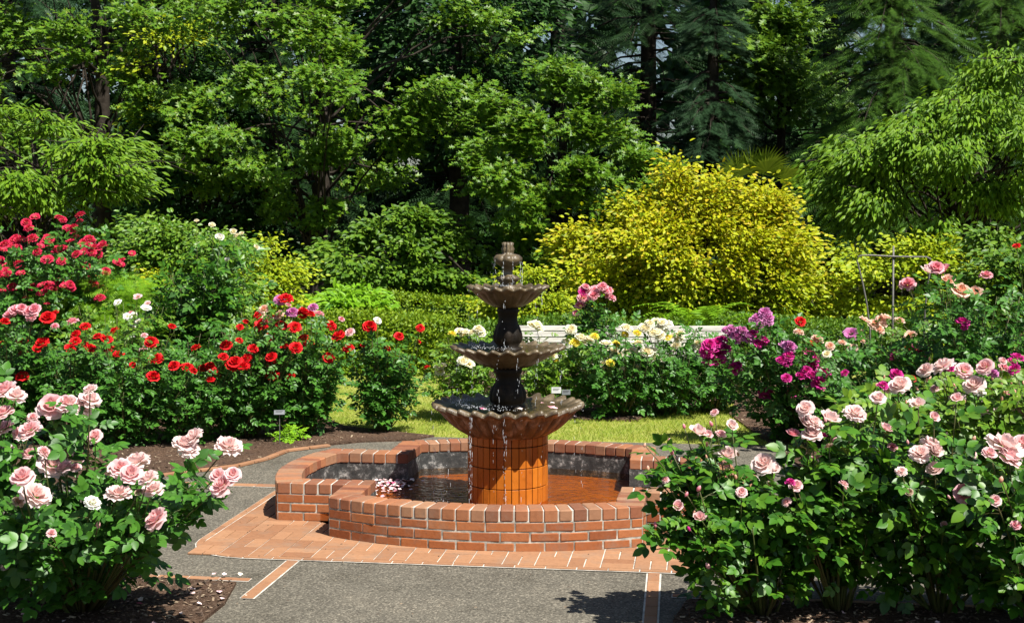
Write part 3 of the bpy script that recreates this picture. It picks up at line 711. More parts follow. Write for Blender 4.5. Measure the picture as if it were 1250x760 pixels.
def rose(col, kind):
    if (col, kind) not in _rose: _rose[(col, kind)] = [rose_mesh('bloom', s * 7 + len(_rose), PET[col], rose_layers(kind)) for s in range(4)]
    return random.choice(_rose[(col, kind)])
def bud_mesh(m):
    mb = MB(); prof = [(.02, -.5), (.2, -.38), (.3, -.1), (.26, .2), (.12, .45), (.01, .55)]; n = 8
    V = [(r * math.cos(i * .785 + z * 1.5), r * math.sin(i * .785 + z * 1.5), z) for r, z in prof for i in range(n)]
    mb.add(V, [(k * n + i, k * n + (i + 1) % n, (k + 1) * n + (i + 1) % n, (k + 1) * n + i) for k in range(5) for i in range(n)])
    for i in range(5):
        a = i * 1.257; mb.add([(.1 * math.cos(a - .8), .1 * math.sin(a - .8), -.45), (.1 * math.cos(a + .8), .1 * math.sin(a + .8), -.45), (.38 * math.cos(a), .38 * math.sin(a), .05)], [(0, 1, 2)])
    o = mb.build('bud', m, None, True); me = o.data; bpy.data.objects.remove(o); return me
_bud = {}
def bud(col):
    if col not in _bud: _bud[col] = bud_mesh(PET[col])
    return _bud[col]

def bez(a, b, c, t): return (1 - t) ** 2 * a + 2 * t * (1 - t) * b + t * t * c
def bush(name, label, base, w, h, blooms=(), nc=28, per=16, leaf=CO_M, ls=.11, lm='leaf_rose', kinds=('full', 'ruffled'), depth=.8, low=.22, leaf0=.18, seed=1, group=None, cat='rose bush', stem_m='stem_green', buds=0, budcol='pink', thick=.007, tops=.0, cx=0, dark=.0):
    """base: ground point; w half width; h height; blooms: (u, v, px width, colour[, depth offset])"""
    rs = np.random.default_rng(seed); random.seed(seed)
    B = Vector((base[0], base[1], 0)); root = empty(name, B, 0, label, cat, group)
    stems = MB(); lp = []; lt = []; ln = []
    tg = []; bl = []
    for q in blooms:
        u, v, px, colr = q[:4]; dy = q[4] if len(q) > 4 else (rs.uniform(-.9, .05) if B.y > 10 else rs.uniform(-1.05, -.35) if v < 575 else rs.uniform(-1.65, -1.25)) * w * depth
        p = at(u, v, B.y + dy) - B; sz = px / FPX * (B.y + dy)
        bl.append((p, sz, colr)); tg.append((np.array(p), 1))
    for k in range(nc):
        a = rs.uniform(0, 6.283); el = rs.uniform(0, 1) ** .8; zz = low * h + (h * (1 - low) - .05) * el
        rad = w * (rs.uniform(.35, 1) ** .6) * math.sqrt(max(.05, 1 - (max(0, zz / h - .45) / .62) ** 2)) * (.75 + .25 * min(1, zz / h / .35))
        tg.append((np.array((cx + rad * math.cos(a), depth * rad * math.sin(a), zz)), 0))
    ts = np.linspace(0, 1, 8)
    for (T, isb) in tg:
        a = math.atan2(T[1], T[0]); rb = min(.12, w * .2)
        p0 = np.array((rb * math.cos(a) * rs.uniform(.2, 1), rb * math.sin(a) * rs.uniform(.2, 1), 0))
        hor = np.array((T[0], T[1], 0)); midp = p0 * .5 + hor * rs.uniform(.45, .75) + np.array((rs.normal(0, .04), rs.normal(0, .04), T[2] * rs.uniform(.5, .7)))
        C = np.array([bez(p0, midp, T, t) for t in ts])
        stems.tube(C, np.linspace(thick * rs.uniform(.8, 1.4), thick * .35, 8), 5)
        m = int(per * (1.1 if isb else 1) * rs.uniform(.8, 1.2))
        tt = rs.uniform(leaf0 if not isb else leaf0 + .07, 1 if not isb else .93, m) ** .85
        pos = np.array([bez(p0, midp, T, t) for t in tt])
        d = rs.normal(0, 1, (m, 3)); d[:, 2] = rs.normal(.1, .45, m); d /= np.linalg.norm(d, axis=1)[:, None]
        # side twigs carry leaves outwards
        rt = rs.uniform(0, 1, m) ** 1.5 * (.2 if B.y > 10 else .15) * min(1, w / .5) ; pos = pos + d * rt[:, None]
        for k in range(0, m, 4):
            q0 = bez(p0, midp, T, tt[k]); stems.tube([q0, (q0 + pos[k]) / 2 + np.array((0, 0, .01)), pos[k]], [thick * .3, thick * .25, thick * .15], 3, False)
        pos[:, 2] = np.maximum(pos[:, 2], .07)
        lp.append(pos); lt.append(d + np.array((0, 0, -.1)))
        out = pos.copy(); out[:, 2] = 0; out /= (np.linalg.norm(out, axis=1)[:, None] + .1)
        ln.append(np.array((.32, -.42, .9)) + .25 * out + rs.normal(0, .33, (m, 3)))
    lp = np.concatenate(lp); lt = np.concatenate(lt); ln = np.concatenate(ln)
    keep = np.ones(len(lp), bool)
    for (p, sz, colr) in bl: keep &= np.linalg.norm(lp + lt * ls * .4 - np.array(p), axis=1) > (sz * .55 + ls * .3 if sz > .05 else .03)
    lp, lt, ln = lp[keep], lt[keep], ln[keep]
    fm = MB(); sc = ls * rs.uniform(.7, 1.25, len(lp)); fm.inst(leaf, basis(lt, ln) * sc[:, None, None], lp)
    st = stems.build('stems', M[stem_m], root, True)
    fm.build('foliage', M[lm], root, leaf is CO_F)
    bl2 = []
    for (p, sz, colr) in bl:
        if sz > (.15 if B.y > 12 else .17) and 'ruffled' in kinds:
            for k in range(3):
                a = k * 2.1 + random.uniform(0, 2); bl2.append((p + Vector((math.cos(a) * sz * .3, random.uniform(-.4, .1) * sz, math.sin(a) * sz * .2)), sz * .66, colr))
        else: bl2.append((p, sz, colr))
    for (p, sz, colr) in bl2:
        kd = random.choice(kinds); isbud = sz < .045 * 1.0
        o = link('bud' if isbud else 'bloom', bud(colr) if isbud else rose(colr, kd), root)
        o.location = p; s = sz * ((1.0 if B.y < 10 else 1.05) if not isbud else 1.0)
        o.scale = (s, s * random.uniform(.9, 1.05), s * random.uniform(.85, 1.0))
        o.rotation_euler = (R(random.uniform(10, 50)) if not isbud else R(random.uniform(-20, 20)), R(random.uniform(-28, 28)), random.uniform(-.7, .7))
    for k in range(buds):
        T, _ = tg[len(bl) + k % max(1, nc)] if nc else tg[0]
        j = rs.integers(0, len(lp)); top = lp[lp[:, 2] > h * .7]
        if len(top) == 0: continue
        p = top[rs.integers(0, len(top))]
        o = link('bud', bud(budcol), root); o.location = p + np.array((0, 0, .05)); s = rs.uniform(.022, .034); o.scale = (s, s, s * 1.2); o.rotation_euler = (rs.normal(0, .3), rs.normal(0, .3), 0)
    return root
P_, Bq, Rp, Rd, Cr, Mg, Li, Cm, Ye, Wh, Co = 'pink', 'blush', 'rosepink', 'red', 'crimson', 'magenta', 'lilac', 'cream', 'yellow', 'white', 'coral'
Br = 'brown'
#ROSES#
G1 = 'pink rose bushes in the front beds'
bush('rose_bush', 'large blush pink rose bush in the mulch bed beside the gravel path corner', (-2.62, 8.35), .8, 1.0,
     [(63, 495, 34, P_), (80, 492, 26, P_), (100, 489, 40, Bq), (110, 475, 18, Bq), (65, 566, 36, Bq), (82, 556, 24, P_), (78, 570, 22, P_), (27, 581, 28, P_), (44, 604, 36, Bq), (116, 532, 18, P_), (147, 571, 28, P_), (166, 563, 34, Bq), (160, 577, 26, P_), (181, 583, 24, Bq), (187, 596, 26, Bq), (145, 602, 30, Bq), (190, 633, 30, P_), (238, 539, 38, Bq), (279, 544, 32, Bq), (271, 592, 30, P_), (284, 578, 20, P_), (266, 580, 20, P_), (113, 613, 20, Wh), (63, 650, 12, P_), (170, 600, 12, Br), (92, 570, 14, P_), (22, 612, 14, Br), (120, 640, 10, P_), (36, 524, 28, P_), (54, 551, 16, P_)],
     nc=27, per=18, leaf=CO_F, ls=.155, lm='leaf_rose', kinds=('ruffled', 'full'), depth=.7, low=.3, leaf0=.36, seed=21, group=G1, stem_m='stem_green', thick=.009)
bush('rose_bush', 'blush pink rose bush cut off by the left edge of the photo', (-3.55, 8.9), .7, 1.3,
     [(6, 476, 30, P_), (20, 482, 24, Bq), (4, 503, 26, P_), (25, 529, 20, P_), (4, 522, 24, P_), (40, 509, 14, P_), (8, 548, 22, Bq), (36, 553, 18, P_), (6, 690, 12, Bq)],
     nc=23, per=18, leaf=CO_F, ls=.155, lm='leaf_rose', kinds=('ruffled', 'full'), depth=.7, leaf0=.36, seed=22, group=G1, thick=.009, cx=-.1)
bush('rose_bush', 'bushy pink rose with many small coral buds and glossy leaves, leaning over the pool corner', (1.5, 8.25), .44, .88,
     [(888, 555, 26, Bq), (827, 617, 16, P_), (854, 631, 18, P_), (853, 596, 9, Rp), (817, 538, 9, Rp), (872, 503, 10, P_), (852, 527, 26, Bq), (864, 530, 14, P_), (880, 529, 14, P_), (893, 519, 16, Bq), (791, 571, 7, Co), (838, 603, 7, Rp), (841, 645, 7, Mg), (868, 517, 8, Rp), (835, 520, 7, Rp), (787, 543, 6, Co), (826, 560, 9, P_), (932, 565, 28, Bq), (944, 571, 18, Bq), (885, 568, 14, P_), (820, 552, 8, Rp), (846, 660, 10, P_), (905, 600, 14, P_), (812, 585, 10, P_), (918, 640, 11, Bq), (864, 690, 9, P_), (800, 640, 8, Rp)],
     nc=19, per=21, leaf=CO_F, ls=.14, lm='leaf_glossy', kinds=('full', 'cup', 'ruffled'), depth=.7, low=.15, leaf0=.36, seed=23, group=G1, thick=.008, buds=22, budcol='coral')
bush('rose_bush', 'pink rose with a high cluster of large blooms, second glossy bush from the pool', (1.98, 8.35), .44, .93,
     [(983, 498, 20, Bq), (992, 522, 36, Bq), (1013, 511, 28, Bq), (968, 530, 20, Rp), (1044, 504, 26, Bq), (1052, 508, 14, P_), (1040, 533, 20, Rp), (1081, 523, 20, P_), (972, 592, 16, P_), (1072, 485, 18, Bq), (1004, 532, 12, Mg), (965, 588, 12, Mg), (1000, 560, 12, Bq), (1012, 545, 12, Br), (960, 612, 12, P_), (1030, 590, 12, P_)],
     nc=16, per=21, leaf=CO_F, ls=.165, lm='leaf_glossy', kinds=('full', 'cup', 'ruffled'), depth=.8, low=.3, leaf0=.36, seed=24, group=G1, thick=.009, buds=8)
bush('rose_bush', 'pink rose with one large single bloom, third glossy bush from the pool on the right', (2.6, 8.3), .46, .86,
     [(1129, 547, 38, Bq), (1142, 573, 24, Bq), (1179, 602, 28, Rp), (1121, 493, 20, Bq), (1140, 509, 16, P_), (1187, 553, 14, Bq), (1184, 562, 18, P_), (1189, 535, 8, Co), (1168, 486, 16, P_), (1100, 575, 14, Bq), (1090, 545, 12, Rp), (1152, 640, 11, P_), (1110, 600, 10, Br)],
     nc=16, per=21, leaf=CO_F, ls=.165, lm='leaf_glossy', kinds=('full', 'cup', 'ruffled'), depth=.8, low=.3, leaf0=.36, seed=25, group=G1, thick=.009, buds=10)
bush('rose_bush', 'pale pink rose with the widest blooms, cut off by the right edge of the photo', (3.15, 8.0), .48, .86,
     [(1228, 543, 44, Bq), (1231, 557, 30, P_), (1208, 552, 18, P_), (1248, 540, 24, P_), (1215, 610, 15, P_), (1240, 640, 12, Rp), (1222, 585, 10, Co)],
     nc=18, per=21, leaf=CO_F, ls=.165, lm='leaf_glossy', kinds=('full',), depth=.8, low=.3, leaf0=.36, seed=26, group=G1, thick=.009, buds=6)
# right middle rows
G2 = 'mixed roses in the bed to the right'
bush('rose_bush', 'pink rose bush with clustered blush blooms and many buds, behind the glossy front bushes', (3.0, 10.9), .62, 1.22,
     [(1130, 451, 20, Bq), (1098, 469, 24, Bq), (1071, 485, 18, Bq), (1120, 492, 20, Bq), (1094, 456, 14, Mg), (1078, 470, 12, Mg), (1141, 474, 12, P_), (1085, 474, 14, P_)],
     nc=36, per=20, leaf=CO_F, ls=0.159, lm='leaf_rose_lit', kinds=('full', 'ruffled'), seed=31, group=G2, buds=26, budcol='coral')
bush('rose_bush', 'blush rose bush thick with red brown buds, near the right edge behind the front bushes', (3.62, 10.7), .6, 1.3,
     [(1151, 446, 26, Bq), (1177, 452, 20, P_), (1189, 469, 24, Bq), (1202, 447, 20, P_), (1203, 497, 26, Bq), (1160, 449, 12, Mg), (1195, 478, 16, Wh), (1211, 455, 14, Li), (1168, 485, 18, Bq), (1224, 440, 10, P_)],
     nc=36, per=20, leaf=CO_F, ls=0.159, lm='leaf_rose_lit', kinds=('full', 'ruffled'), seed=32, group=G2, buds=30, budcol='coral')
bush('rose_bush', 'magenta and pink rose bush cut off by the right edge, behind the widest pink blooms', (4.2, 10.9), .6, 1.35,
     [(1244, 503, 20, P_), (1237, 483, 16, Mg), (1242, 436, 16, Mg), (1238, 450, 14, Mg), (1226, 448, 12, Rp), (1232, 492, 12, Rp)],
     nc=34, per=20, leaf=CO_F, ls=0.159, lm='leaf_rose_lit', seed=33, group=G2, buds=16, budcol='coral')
bush('rose_bush', 'magenta rose bush whose top cluster touches the bench end', (3.1, 14.6), .72, 1.3,
     [(930, 385, 22, Li), (925, 392, 18, Li), (937, 390, 14, Li), (900, 405, 22, Li), (908, 412, 20, Li), (892, 404, 18, Li), (870, 428, 26, Mg), (880, 419, 22, Mg), (866, 420, 16, Mg), (872, 437, 24, Mg), (884, 426, 16, Mg), (900, 447, 18, Mg), (935, 479, 19, Mg), (928, 416, 18, Mg), (918, 408, 14, Mg), (967, 478, 18, Mg), (949, 510, 11, Mg)],
     nc=38, per=18, ls=0.183, lm='leaf_rose', kinds=('ruffled',), seed=34, group=G2)
bush('rose_bush', 'deep magenta rose bush with a few lilac flowers, left of the coral and peach roses', (3.95, 14.2), .75, 1.22,
     [(960, 437, 20, Mg), (964, 423, 17, Li), (958, 420, 14, Li), (990, 441, 22, Mg), (983, 456, 20, Mg), (1001, 468, 18, Mg), (1004, 454, 18, Mg), (996, 455, 14, Mg), (988, 430, 14, Mg), (998, 413, 14, Co), (994, 418, 10, Rd), (977, 392, 12, Rd), (975, 405, 12, Co), (1013, 422, 11, Co), (1028, 418, 10, Co), (1009, 432, 11, Cm), (960, 461, 12, Mg)],
     nc=40, per=18, ls=0.171, lm='leaf_rose', kinds=('ruffled',), seed=35, group=G2)
bush('rose_bush', 'peach and coral cluster rose with tall upright sprays beside the metal pole', (5.0, 14.8), .85, 1.4,
     [(1056, 391, 14, Co), (1071, 392, 20, Co), (1073, 402, 14, Co), (1081, 387, 14, Co), (1098, 391, 12, Co), (1111, 409, 14, Co), (1039, 407, 17, Li), (1046, 412, 12, Li), (1051, 415, 11, Co), (1041, 425, 12, Co), (1124, 425, 20, Mg), (1112, 426, 14, Rd), (1093, 436, 15, Mg), (1093, 428, 9, Mg), (1050, 405, 9, Co)],
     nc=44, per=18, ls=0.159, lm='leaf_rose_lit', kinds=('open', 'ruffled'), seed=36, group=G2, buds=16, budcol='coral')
bush('rose_bush', 'tallest rose bush of the right bed, with salmon pink blooms above dark leaves', (4.62, 13.9), .82, 1.72,
     [(1108, 346, 18, Rp), (1132, 331, 20, Bq), (1143, 326, 17, Rp), (1152, 330, 20, Rp), (1157, 343, 20, Co), (1173, 354, 21, Co), (1190, 358, 20, Co), (1204, 335, 14, Rp), (1175, 392, 16, Mg), (1177, 399, 9, Mg)],
     nc=46, per=20, ls=.17, lm='leaf_rose', kinds=('full', 'cup'), seed=37, group=G2, cx=.15, low=.25)
bush('rose_bush', 'rose bush with purple brown new leaves at the right edge', (5.35, 13.6), .65, 1.45,
     [(1241, 300, 9, Rd), (1236, 441, 12, Mg)], nc=32, per=18, ls=.16, lm='leaf_rose', seed=38, group=G2)
bush('rose_bush', 'leafy flowerless rose bush low in the middle of the right bed', (3.35, 12.4), .62, 1.0, [], nc=34, per=18, ls=0.159, lm='leaf_rose', seed=39, group=G2)
bush('rose_bush', 'green rose bush with hardly a flower, just in front of the deep magenta bush', (4.35, 12.6), .7, 1.12, [(1113, 462, 10, Rd), (1031, 455, 9, Mg)], nc=36, per=18, ls=0.159, lm='leaf_rose', seed=40, group=G2)
# cream roses behind the pool
G3 = 'cream roses in the bed behind the pool'
bush('rose_bush', 'cream rose bush half hidden behind the fountain columns', (-.5, 16.2), .5, 1.05,
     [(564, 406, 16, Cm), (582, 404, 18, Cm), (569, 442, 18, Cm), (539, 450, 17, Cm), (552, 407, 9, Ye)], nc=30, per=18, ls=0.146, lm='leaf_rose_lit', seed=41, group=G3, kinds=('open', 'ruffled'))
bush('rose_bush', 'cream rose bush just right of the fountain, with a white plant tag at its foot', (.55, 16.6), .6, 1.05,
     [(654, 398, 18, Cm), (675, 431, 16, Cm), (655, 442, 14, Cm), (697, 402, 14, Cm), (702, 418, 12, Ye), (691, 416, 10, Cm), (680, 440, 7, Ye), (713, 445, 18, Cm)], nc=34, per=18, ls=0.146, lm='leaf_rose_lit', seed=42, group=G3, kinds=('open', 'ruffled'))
bush('rose_bush', 'densest cream rose bush, in front of the middle of the bench', (1.3, 16.4), .62, 1.08,
     [(713, 414, 20, Cm), (726, 410, 10, Ye), (740, 419, 14, Cm), (748, 430, 16, Cm), (752, 420, 10, Ye), (765, 400, 14, Cm), (769, 430, 16, Cm), (745, 443, 11, Ye), (736, 444, 11, Cm), (759, 450, 8, Cm), (774, 450, 16, Cm), (755, 432, 12, Cm), (763, 408, 9, Ye)], nc=36, per=18, ls=0.146, lm='leaf_rose', seed=43, group=G3, kinds=('open', 'ruffled'))
bush('rose_bush', 'cream rose bush with a crown of big white blooms before the bench end', (1.85, 16.6), .62, 1.15,
     [(789, 397, 18, Cm), (803, 393, 16, Cm), (811, 397, 18, Wh), (778, 406, 10, Ye), (800, 408, 18, Cm), (778, 418, 15, Cm), (793, 433, 24, Cm), (783, 442, 8, Ye), (812, 437, 17, Cm), (825, 410, 19, Cm), (825, 423, 15, Cm), (815, 412, 10, Ye)], nc=36, per=18, ls=0.146, lm='leaf_rose', seed=44, group=G3, kinds=('open', 'ruffled'))
bush('rose_bush', 'cream rose bush next to the magenta cluster', (2.42, 16.8), .58, 1.02,
     [(855, 421, 18, Cm), (856, 436, 15, Cm), (842, 435, 10, Cm), (848, 445, 7, Ye), (840, 424, 12, Cm)], nc=34, per=18, ls=0.146, lm='leaf_rose', seed=45, group=G3, kinds=('open', 'ruffled'))
bush('standard_rose', 'tall standard rose topped with bright pink clusters, rising behind the bench', (1.1, 18.4), .34, 1.2,
     [(716, 352, 14, Rp), (735, 350, 14, Rp), (742, 357, 14, Rp), (712, 363, 13, Rp), (708, 372, 12, Rp), (725, 360, 14, Rp), (746, 363, 12, Rp), (703, 382, 8, Rp), (727, 353, 12, Rp), (712, 357, 11, Mg)],
     nc=26, per=16, ls=0.146, lm='leaf_rose', seed=46, kinds=('ruffled',), low=.5)
# red roses behind left
G4 = 'red roses in the bed to the left'
bush('rose_bush', 'red rose bush standing alone at the lawn edge, with one white bloom', (-1.42, 15.2), .27, 1.12,
     [(451, 398, 16, Rd), (461, 391, 9, Wh), (487, 410, 11, Rd), (513, 400, 10, Rd), (521, 448, 8, Rd), (473, 425, 7, Rd), (425, 425, 14, Rd), (511, 417, 6, Rd), (443, 421, 6, Rd)],
     nc=30, per=18, ls=0.146, lm='leaf_rose', seed=51, group=G4, kinds=('full', 'ruffled'), low=.22)
bush('rose_bush', 'red rose bush with two large blooms and a pink one, next to the lone bush', (-2.25, 15.0), .4, 1.25,
     [(401, 436, 13, Rd), (413, 409, 16, Rd), (404, 397, 13, Rd), (427, 405, 11, P_), (417, 389, 7, Rp), (376, 421, 14, Rd), (370, 412, 12, Rd), (374, 382, 18, Rd), (382, 375, 12, Li), (389, 383, 12, Rp), (400, 425, 7, Rd)],
     nc=34, per=20, ls=0.146, lm='leaf_rose', seed=52, group=G4, kinds=('full', 'ruffled'), low=.22)
bush('rose_bush', 'red rose bush crowned by pink and lilac flowers, behind the grey plant tag', (-2.85, 14.8), .5, 1.3,
     [(331, 435, 13, Rd), (332, 456, 16, Rd), (354, 459, 12, Rd), (347, 422, 10, Rd), (361, 424, 15, Rd), (319, 396, 16, Rd), (315, 384, 12, Rd), (330, 410, 11, Rd), (333, 388, 11, Rd), (344, 397, 15, Rd), (360, 399, 14, Rd), (349, 364, 16, Rd), (341, 366, 12, Li), (357, 381, 14, Li), (322, 377, 12, Co), (327, 390, 14, Co), (341, 384, 12, Co), (314, 459, 6, Rd), (309, 425, 12, Rd), (332, 441, 14, Rd)],
     nc=34, per=19, ls=0.146, lm='leaf_rose', seed=53, group=G4, kinds=('full', 'ruffled'), low=.22)
bush('rose_bush', 'red rose bush with the widest red bloom, below the tall dark leaved rose', (-3.4, 14.6), .55, 1.2,
     [(290, 445, 24, Rd), (276, 421, 14, Rd), (273, 435, 11, Rd), (301, 437, 13, Rd), (292, 415, 9, Rd), (293, 399, 8, Rd), (254, 450, 20, Rd), (257, 463, 10, Rd), (239, 424, 12, Rd), (265, 458, 9, Rd), (301, 445, 10, Rd)],
     nc=34, per=19, ls=0.146, lm='leaf_rose', seed=54, group=G4, kinds=('full', 'ruffled'), low=.22)
bush('rose_bush', 'red rose bush in the middle of the row with a small white rose above it', (-4.0, 14.4), .55, 1.15,
     [(184, 417, 15, Rd), (190, 437, 17, Rd), (187, 459, 16, Rd), (212, 446, 13, Rd), (229, 448, 14, Rd), (218, 446, 9, Rd), (162, 445, 8, Rd), (210, 398, 9, Rd), (176, 409, 8, P_), (175, 426, 9, P_), (236, 452, 10, Rd)],
     nc=34, per=19, ls=0.146, lm='leaf_rose', seed=55, group=G4, kinds=('full', 'ruffled'), low=.22)
bush('rose_bush', 'red rose bush with a chain of small blooms along its top, near the far left', (-4.7, 14.6), .6, 1.22,
     [(130, 413, 14, Rd), (119, 410, 11, Rd), (139, 403, 11, Rd), (133, 426, 14, Rd), (145, 432, 13, Rd), (110, 424, 14, Rd), (92, 408, 12, Rd), (104, 398, 12, Rd), (88, 392, 14, Rp), (86, 425, 12, Rd), (92, 416, 12, Rd), (104, 420, 9, Rd)],
     nc=34, per=19, ls=0.146, lm='leaf_rose', seed=56, group=G4, kinds=('full', 'ruffled'), low=.22)
bush('rose_bush', 'red rose bush at the left edge with pink red clusters above it', (-5.35, 14.5), .65, 1.25,
     [(27, 419, 16, Rd), (51, 418, 16, Rd), (29, 432, 13, Rd), (27, 459, 16, Rd), (45, 425, 10, Rd), (6, 392, 12, Rd), (58, 387, 17, Rd), (67, 382, 11, Rd), (31, 379, 20, Rp), (20, 378, 16, Rp), (42, 377, 14, Rp), (11, 384, 14, Rp), (39, 385, 14, Rp), (2, 420, 10, Rd)],
     nc=44, per=20, ls=0.146, lm='leaf_rose', seed=57, group=G4, kinds=('full', 'ruffled'), low=.22)
bush('rose_bush', 'low leafy rose bush with bright new growth behind the far left red roses', (-4.6, 16.3), .9, 1.45, [(160, 382, 8, Rp), (67, 398, 9, Rp)], nc=44, per=18, ls=0.159, lm='leaf_rose_lit', seed=58, group=G4)
bush('rose_bush', 'leafy rose bush behind the crowned red bush, reaching above it', (-2.9, 16.4), .75, 1.35, [(352, 372, 7, Rp), (300, 392, 7, Rd)], nc=44, per=18, ls=0.159, lm='leaf_rose_lit', seed=59, group=G4)
bush('miniature_rose', 'wispy rose with small pale pink and white blooms among the red ones', (-4.35, 15.6), .35, 1.4,
     [(144, 369, 9, Wh), (168, 362, 10, P_), (178, 376, 12, Wh), (155, 386, 9, Wh), (163, 385, 9, Wh), (168, 392, 9, Wh), (162, 399, 8, Wh), (162, 412, 9, Wh), (180, 370, 8, P_), (176, 425, 8, P_)],
     nc=18, per=14, ls=.1, lm='leaf_rose_lit', seed=60, kinds=('open',))
_r = random.Random(4); cx2 = [(_r.uniform(0, 125), _r.uniform(285, 362), _r.uniform(12, 17)) for _ in range(34)]
cl = cx2 + [(32, 272, 14), (43, 265, 13), (35, 278, 13), (72, 265, 11), (98, 262, 13), (97, 270, 10), (88, 279, 18), (77, 268, 10), (26, 292, 12), (39, 291, 16), (17, 297, 18), (20, 304, 16), (58, 297, 14), (71, 305, 16), (41, 312, 14), (33, 313, 12), (58, 317, 17), (14, 327, 22), (7, 333, 18), (24, 328, 14), (33, 331, 12), (72, 328, 20), (81, 322, 14), (93, 310, 13), (103, 297, 16), (116, 302, 16), (112, 308, 13), (125, 298, 13), (148, 320, 17), (161, 309, 9), (129, 331, 13), (113, 337, 14), (91, 291, 14), (85, 295, 13), (3, 305, 12), (40, 350, 12), (57, 347, 18), (84, 349, 18), (72, 345, 15), (110, 339, 15), (118, 334, 12), (103, 353, 13), (122, 363, 14), (90, 363, 14), (95, 366, 10), (126, 352, 11), (15, 350, 13), (31, 350, 13), (40, 353, 10), (31, 364, 8), (6, 362, 14), (3, 355, 12), (57, 371, 8), (0, 318, 13), (66, 352, 11), (50, 300, 10)]
bush('climbing_rose', 'big mounded shrub rose covered in crimson clusters, beneath the drooping cherry at the left', (-6.1, 18), 1.45, 2.35, [(a, b, c * .85, Cr) for a, b, c in cl], nc=60, per=22, ls=0.183, lm='leaf_rose', seed=61, kinds=('ruffled', 'open'), cat='shrub rose', low=.3)
bush('rose_bush', 'tall dark leaved rose bush with creamy white buds held above it, behind the red roses', (-3.85, 16.9), .72, 1.85,
     [(259, 275, 9, Cm), (285, 283, 10, Cm), (289, 288, 9, Cm), (268, 290, 12, Wh), (277, 318, 9, Wh), (290, 341, 8, Wh), (313, 302, 8, Cm), (267, 338, 7, Wh), (295, 285, 7, Cm), (240, 270, 7, Cm)],
     nc=60, per=24, ls=.2, lm='leaf_glossy', seed=62, low=.35, kinds=('cup',))

# ================================================================ TREES AND SHRUBS
def lumps(rs, k=7):
    A = rs.normal(0, 1, (k, 3)); A /= np.linalg.norm(A, axis=1)[:, None]; return A, rs.uniform(.12, .4, k), rs.uniform(5, 12, k)
def crown_points(rs, n, rad, amp=.3, inner=.5, back=.25, lower=-.9):
    A, am, sh = lumps(rs, 9)
    D = rs.normal(0, 1, (n * 4, 3)); D /= np.linalg.norm(D, axis=1)[:, None]
    D = D[(D[:, 2] > lower) & ((D[:, 1] < back) | (rs.random(len(D)) < .12))][:n]
    K = max(8, n // 6); Bd = rs.normal(0, 1, (K, 3)); Bd /= np.linalg.norm(Bd, axis=1)[:, None]; br = rs.uniform(.78, 1.12, K)
    near = np.argmax(D @ Bd.T, axis=1); D = D * .55 + Bd[near] * .5; D /= np.linalg.norm(D, axis=1)[:, None]
    f = sum(a * np.exp(s * (D @ v - 1)) for v, a, s in zip(A, am, sh)); f = (1 + amp * 2 * (f - f.mean())) * br[near] ** 1.5
    r = rs.uniform(inner, 1, len(D)) ** .5 * f
    return D * r[:, None] * np.array(rad), D
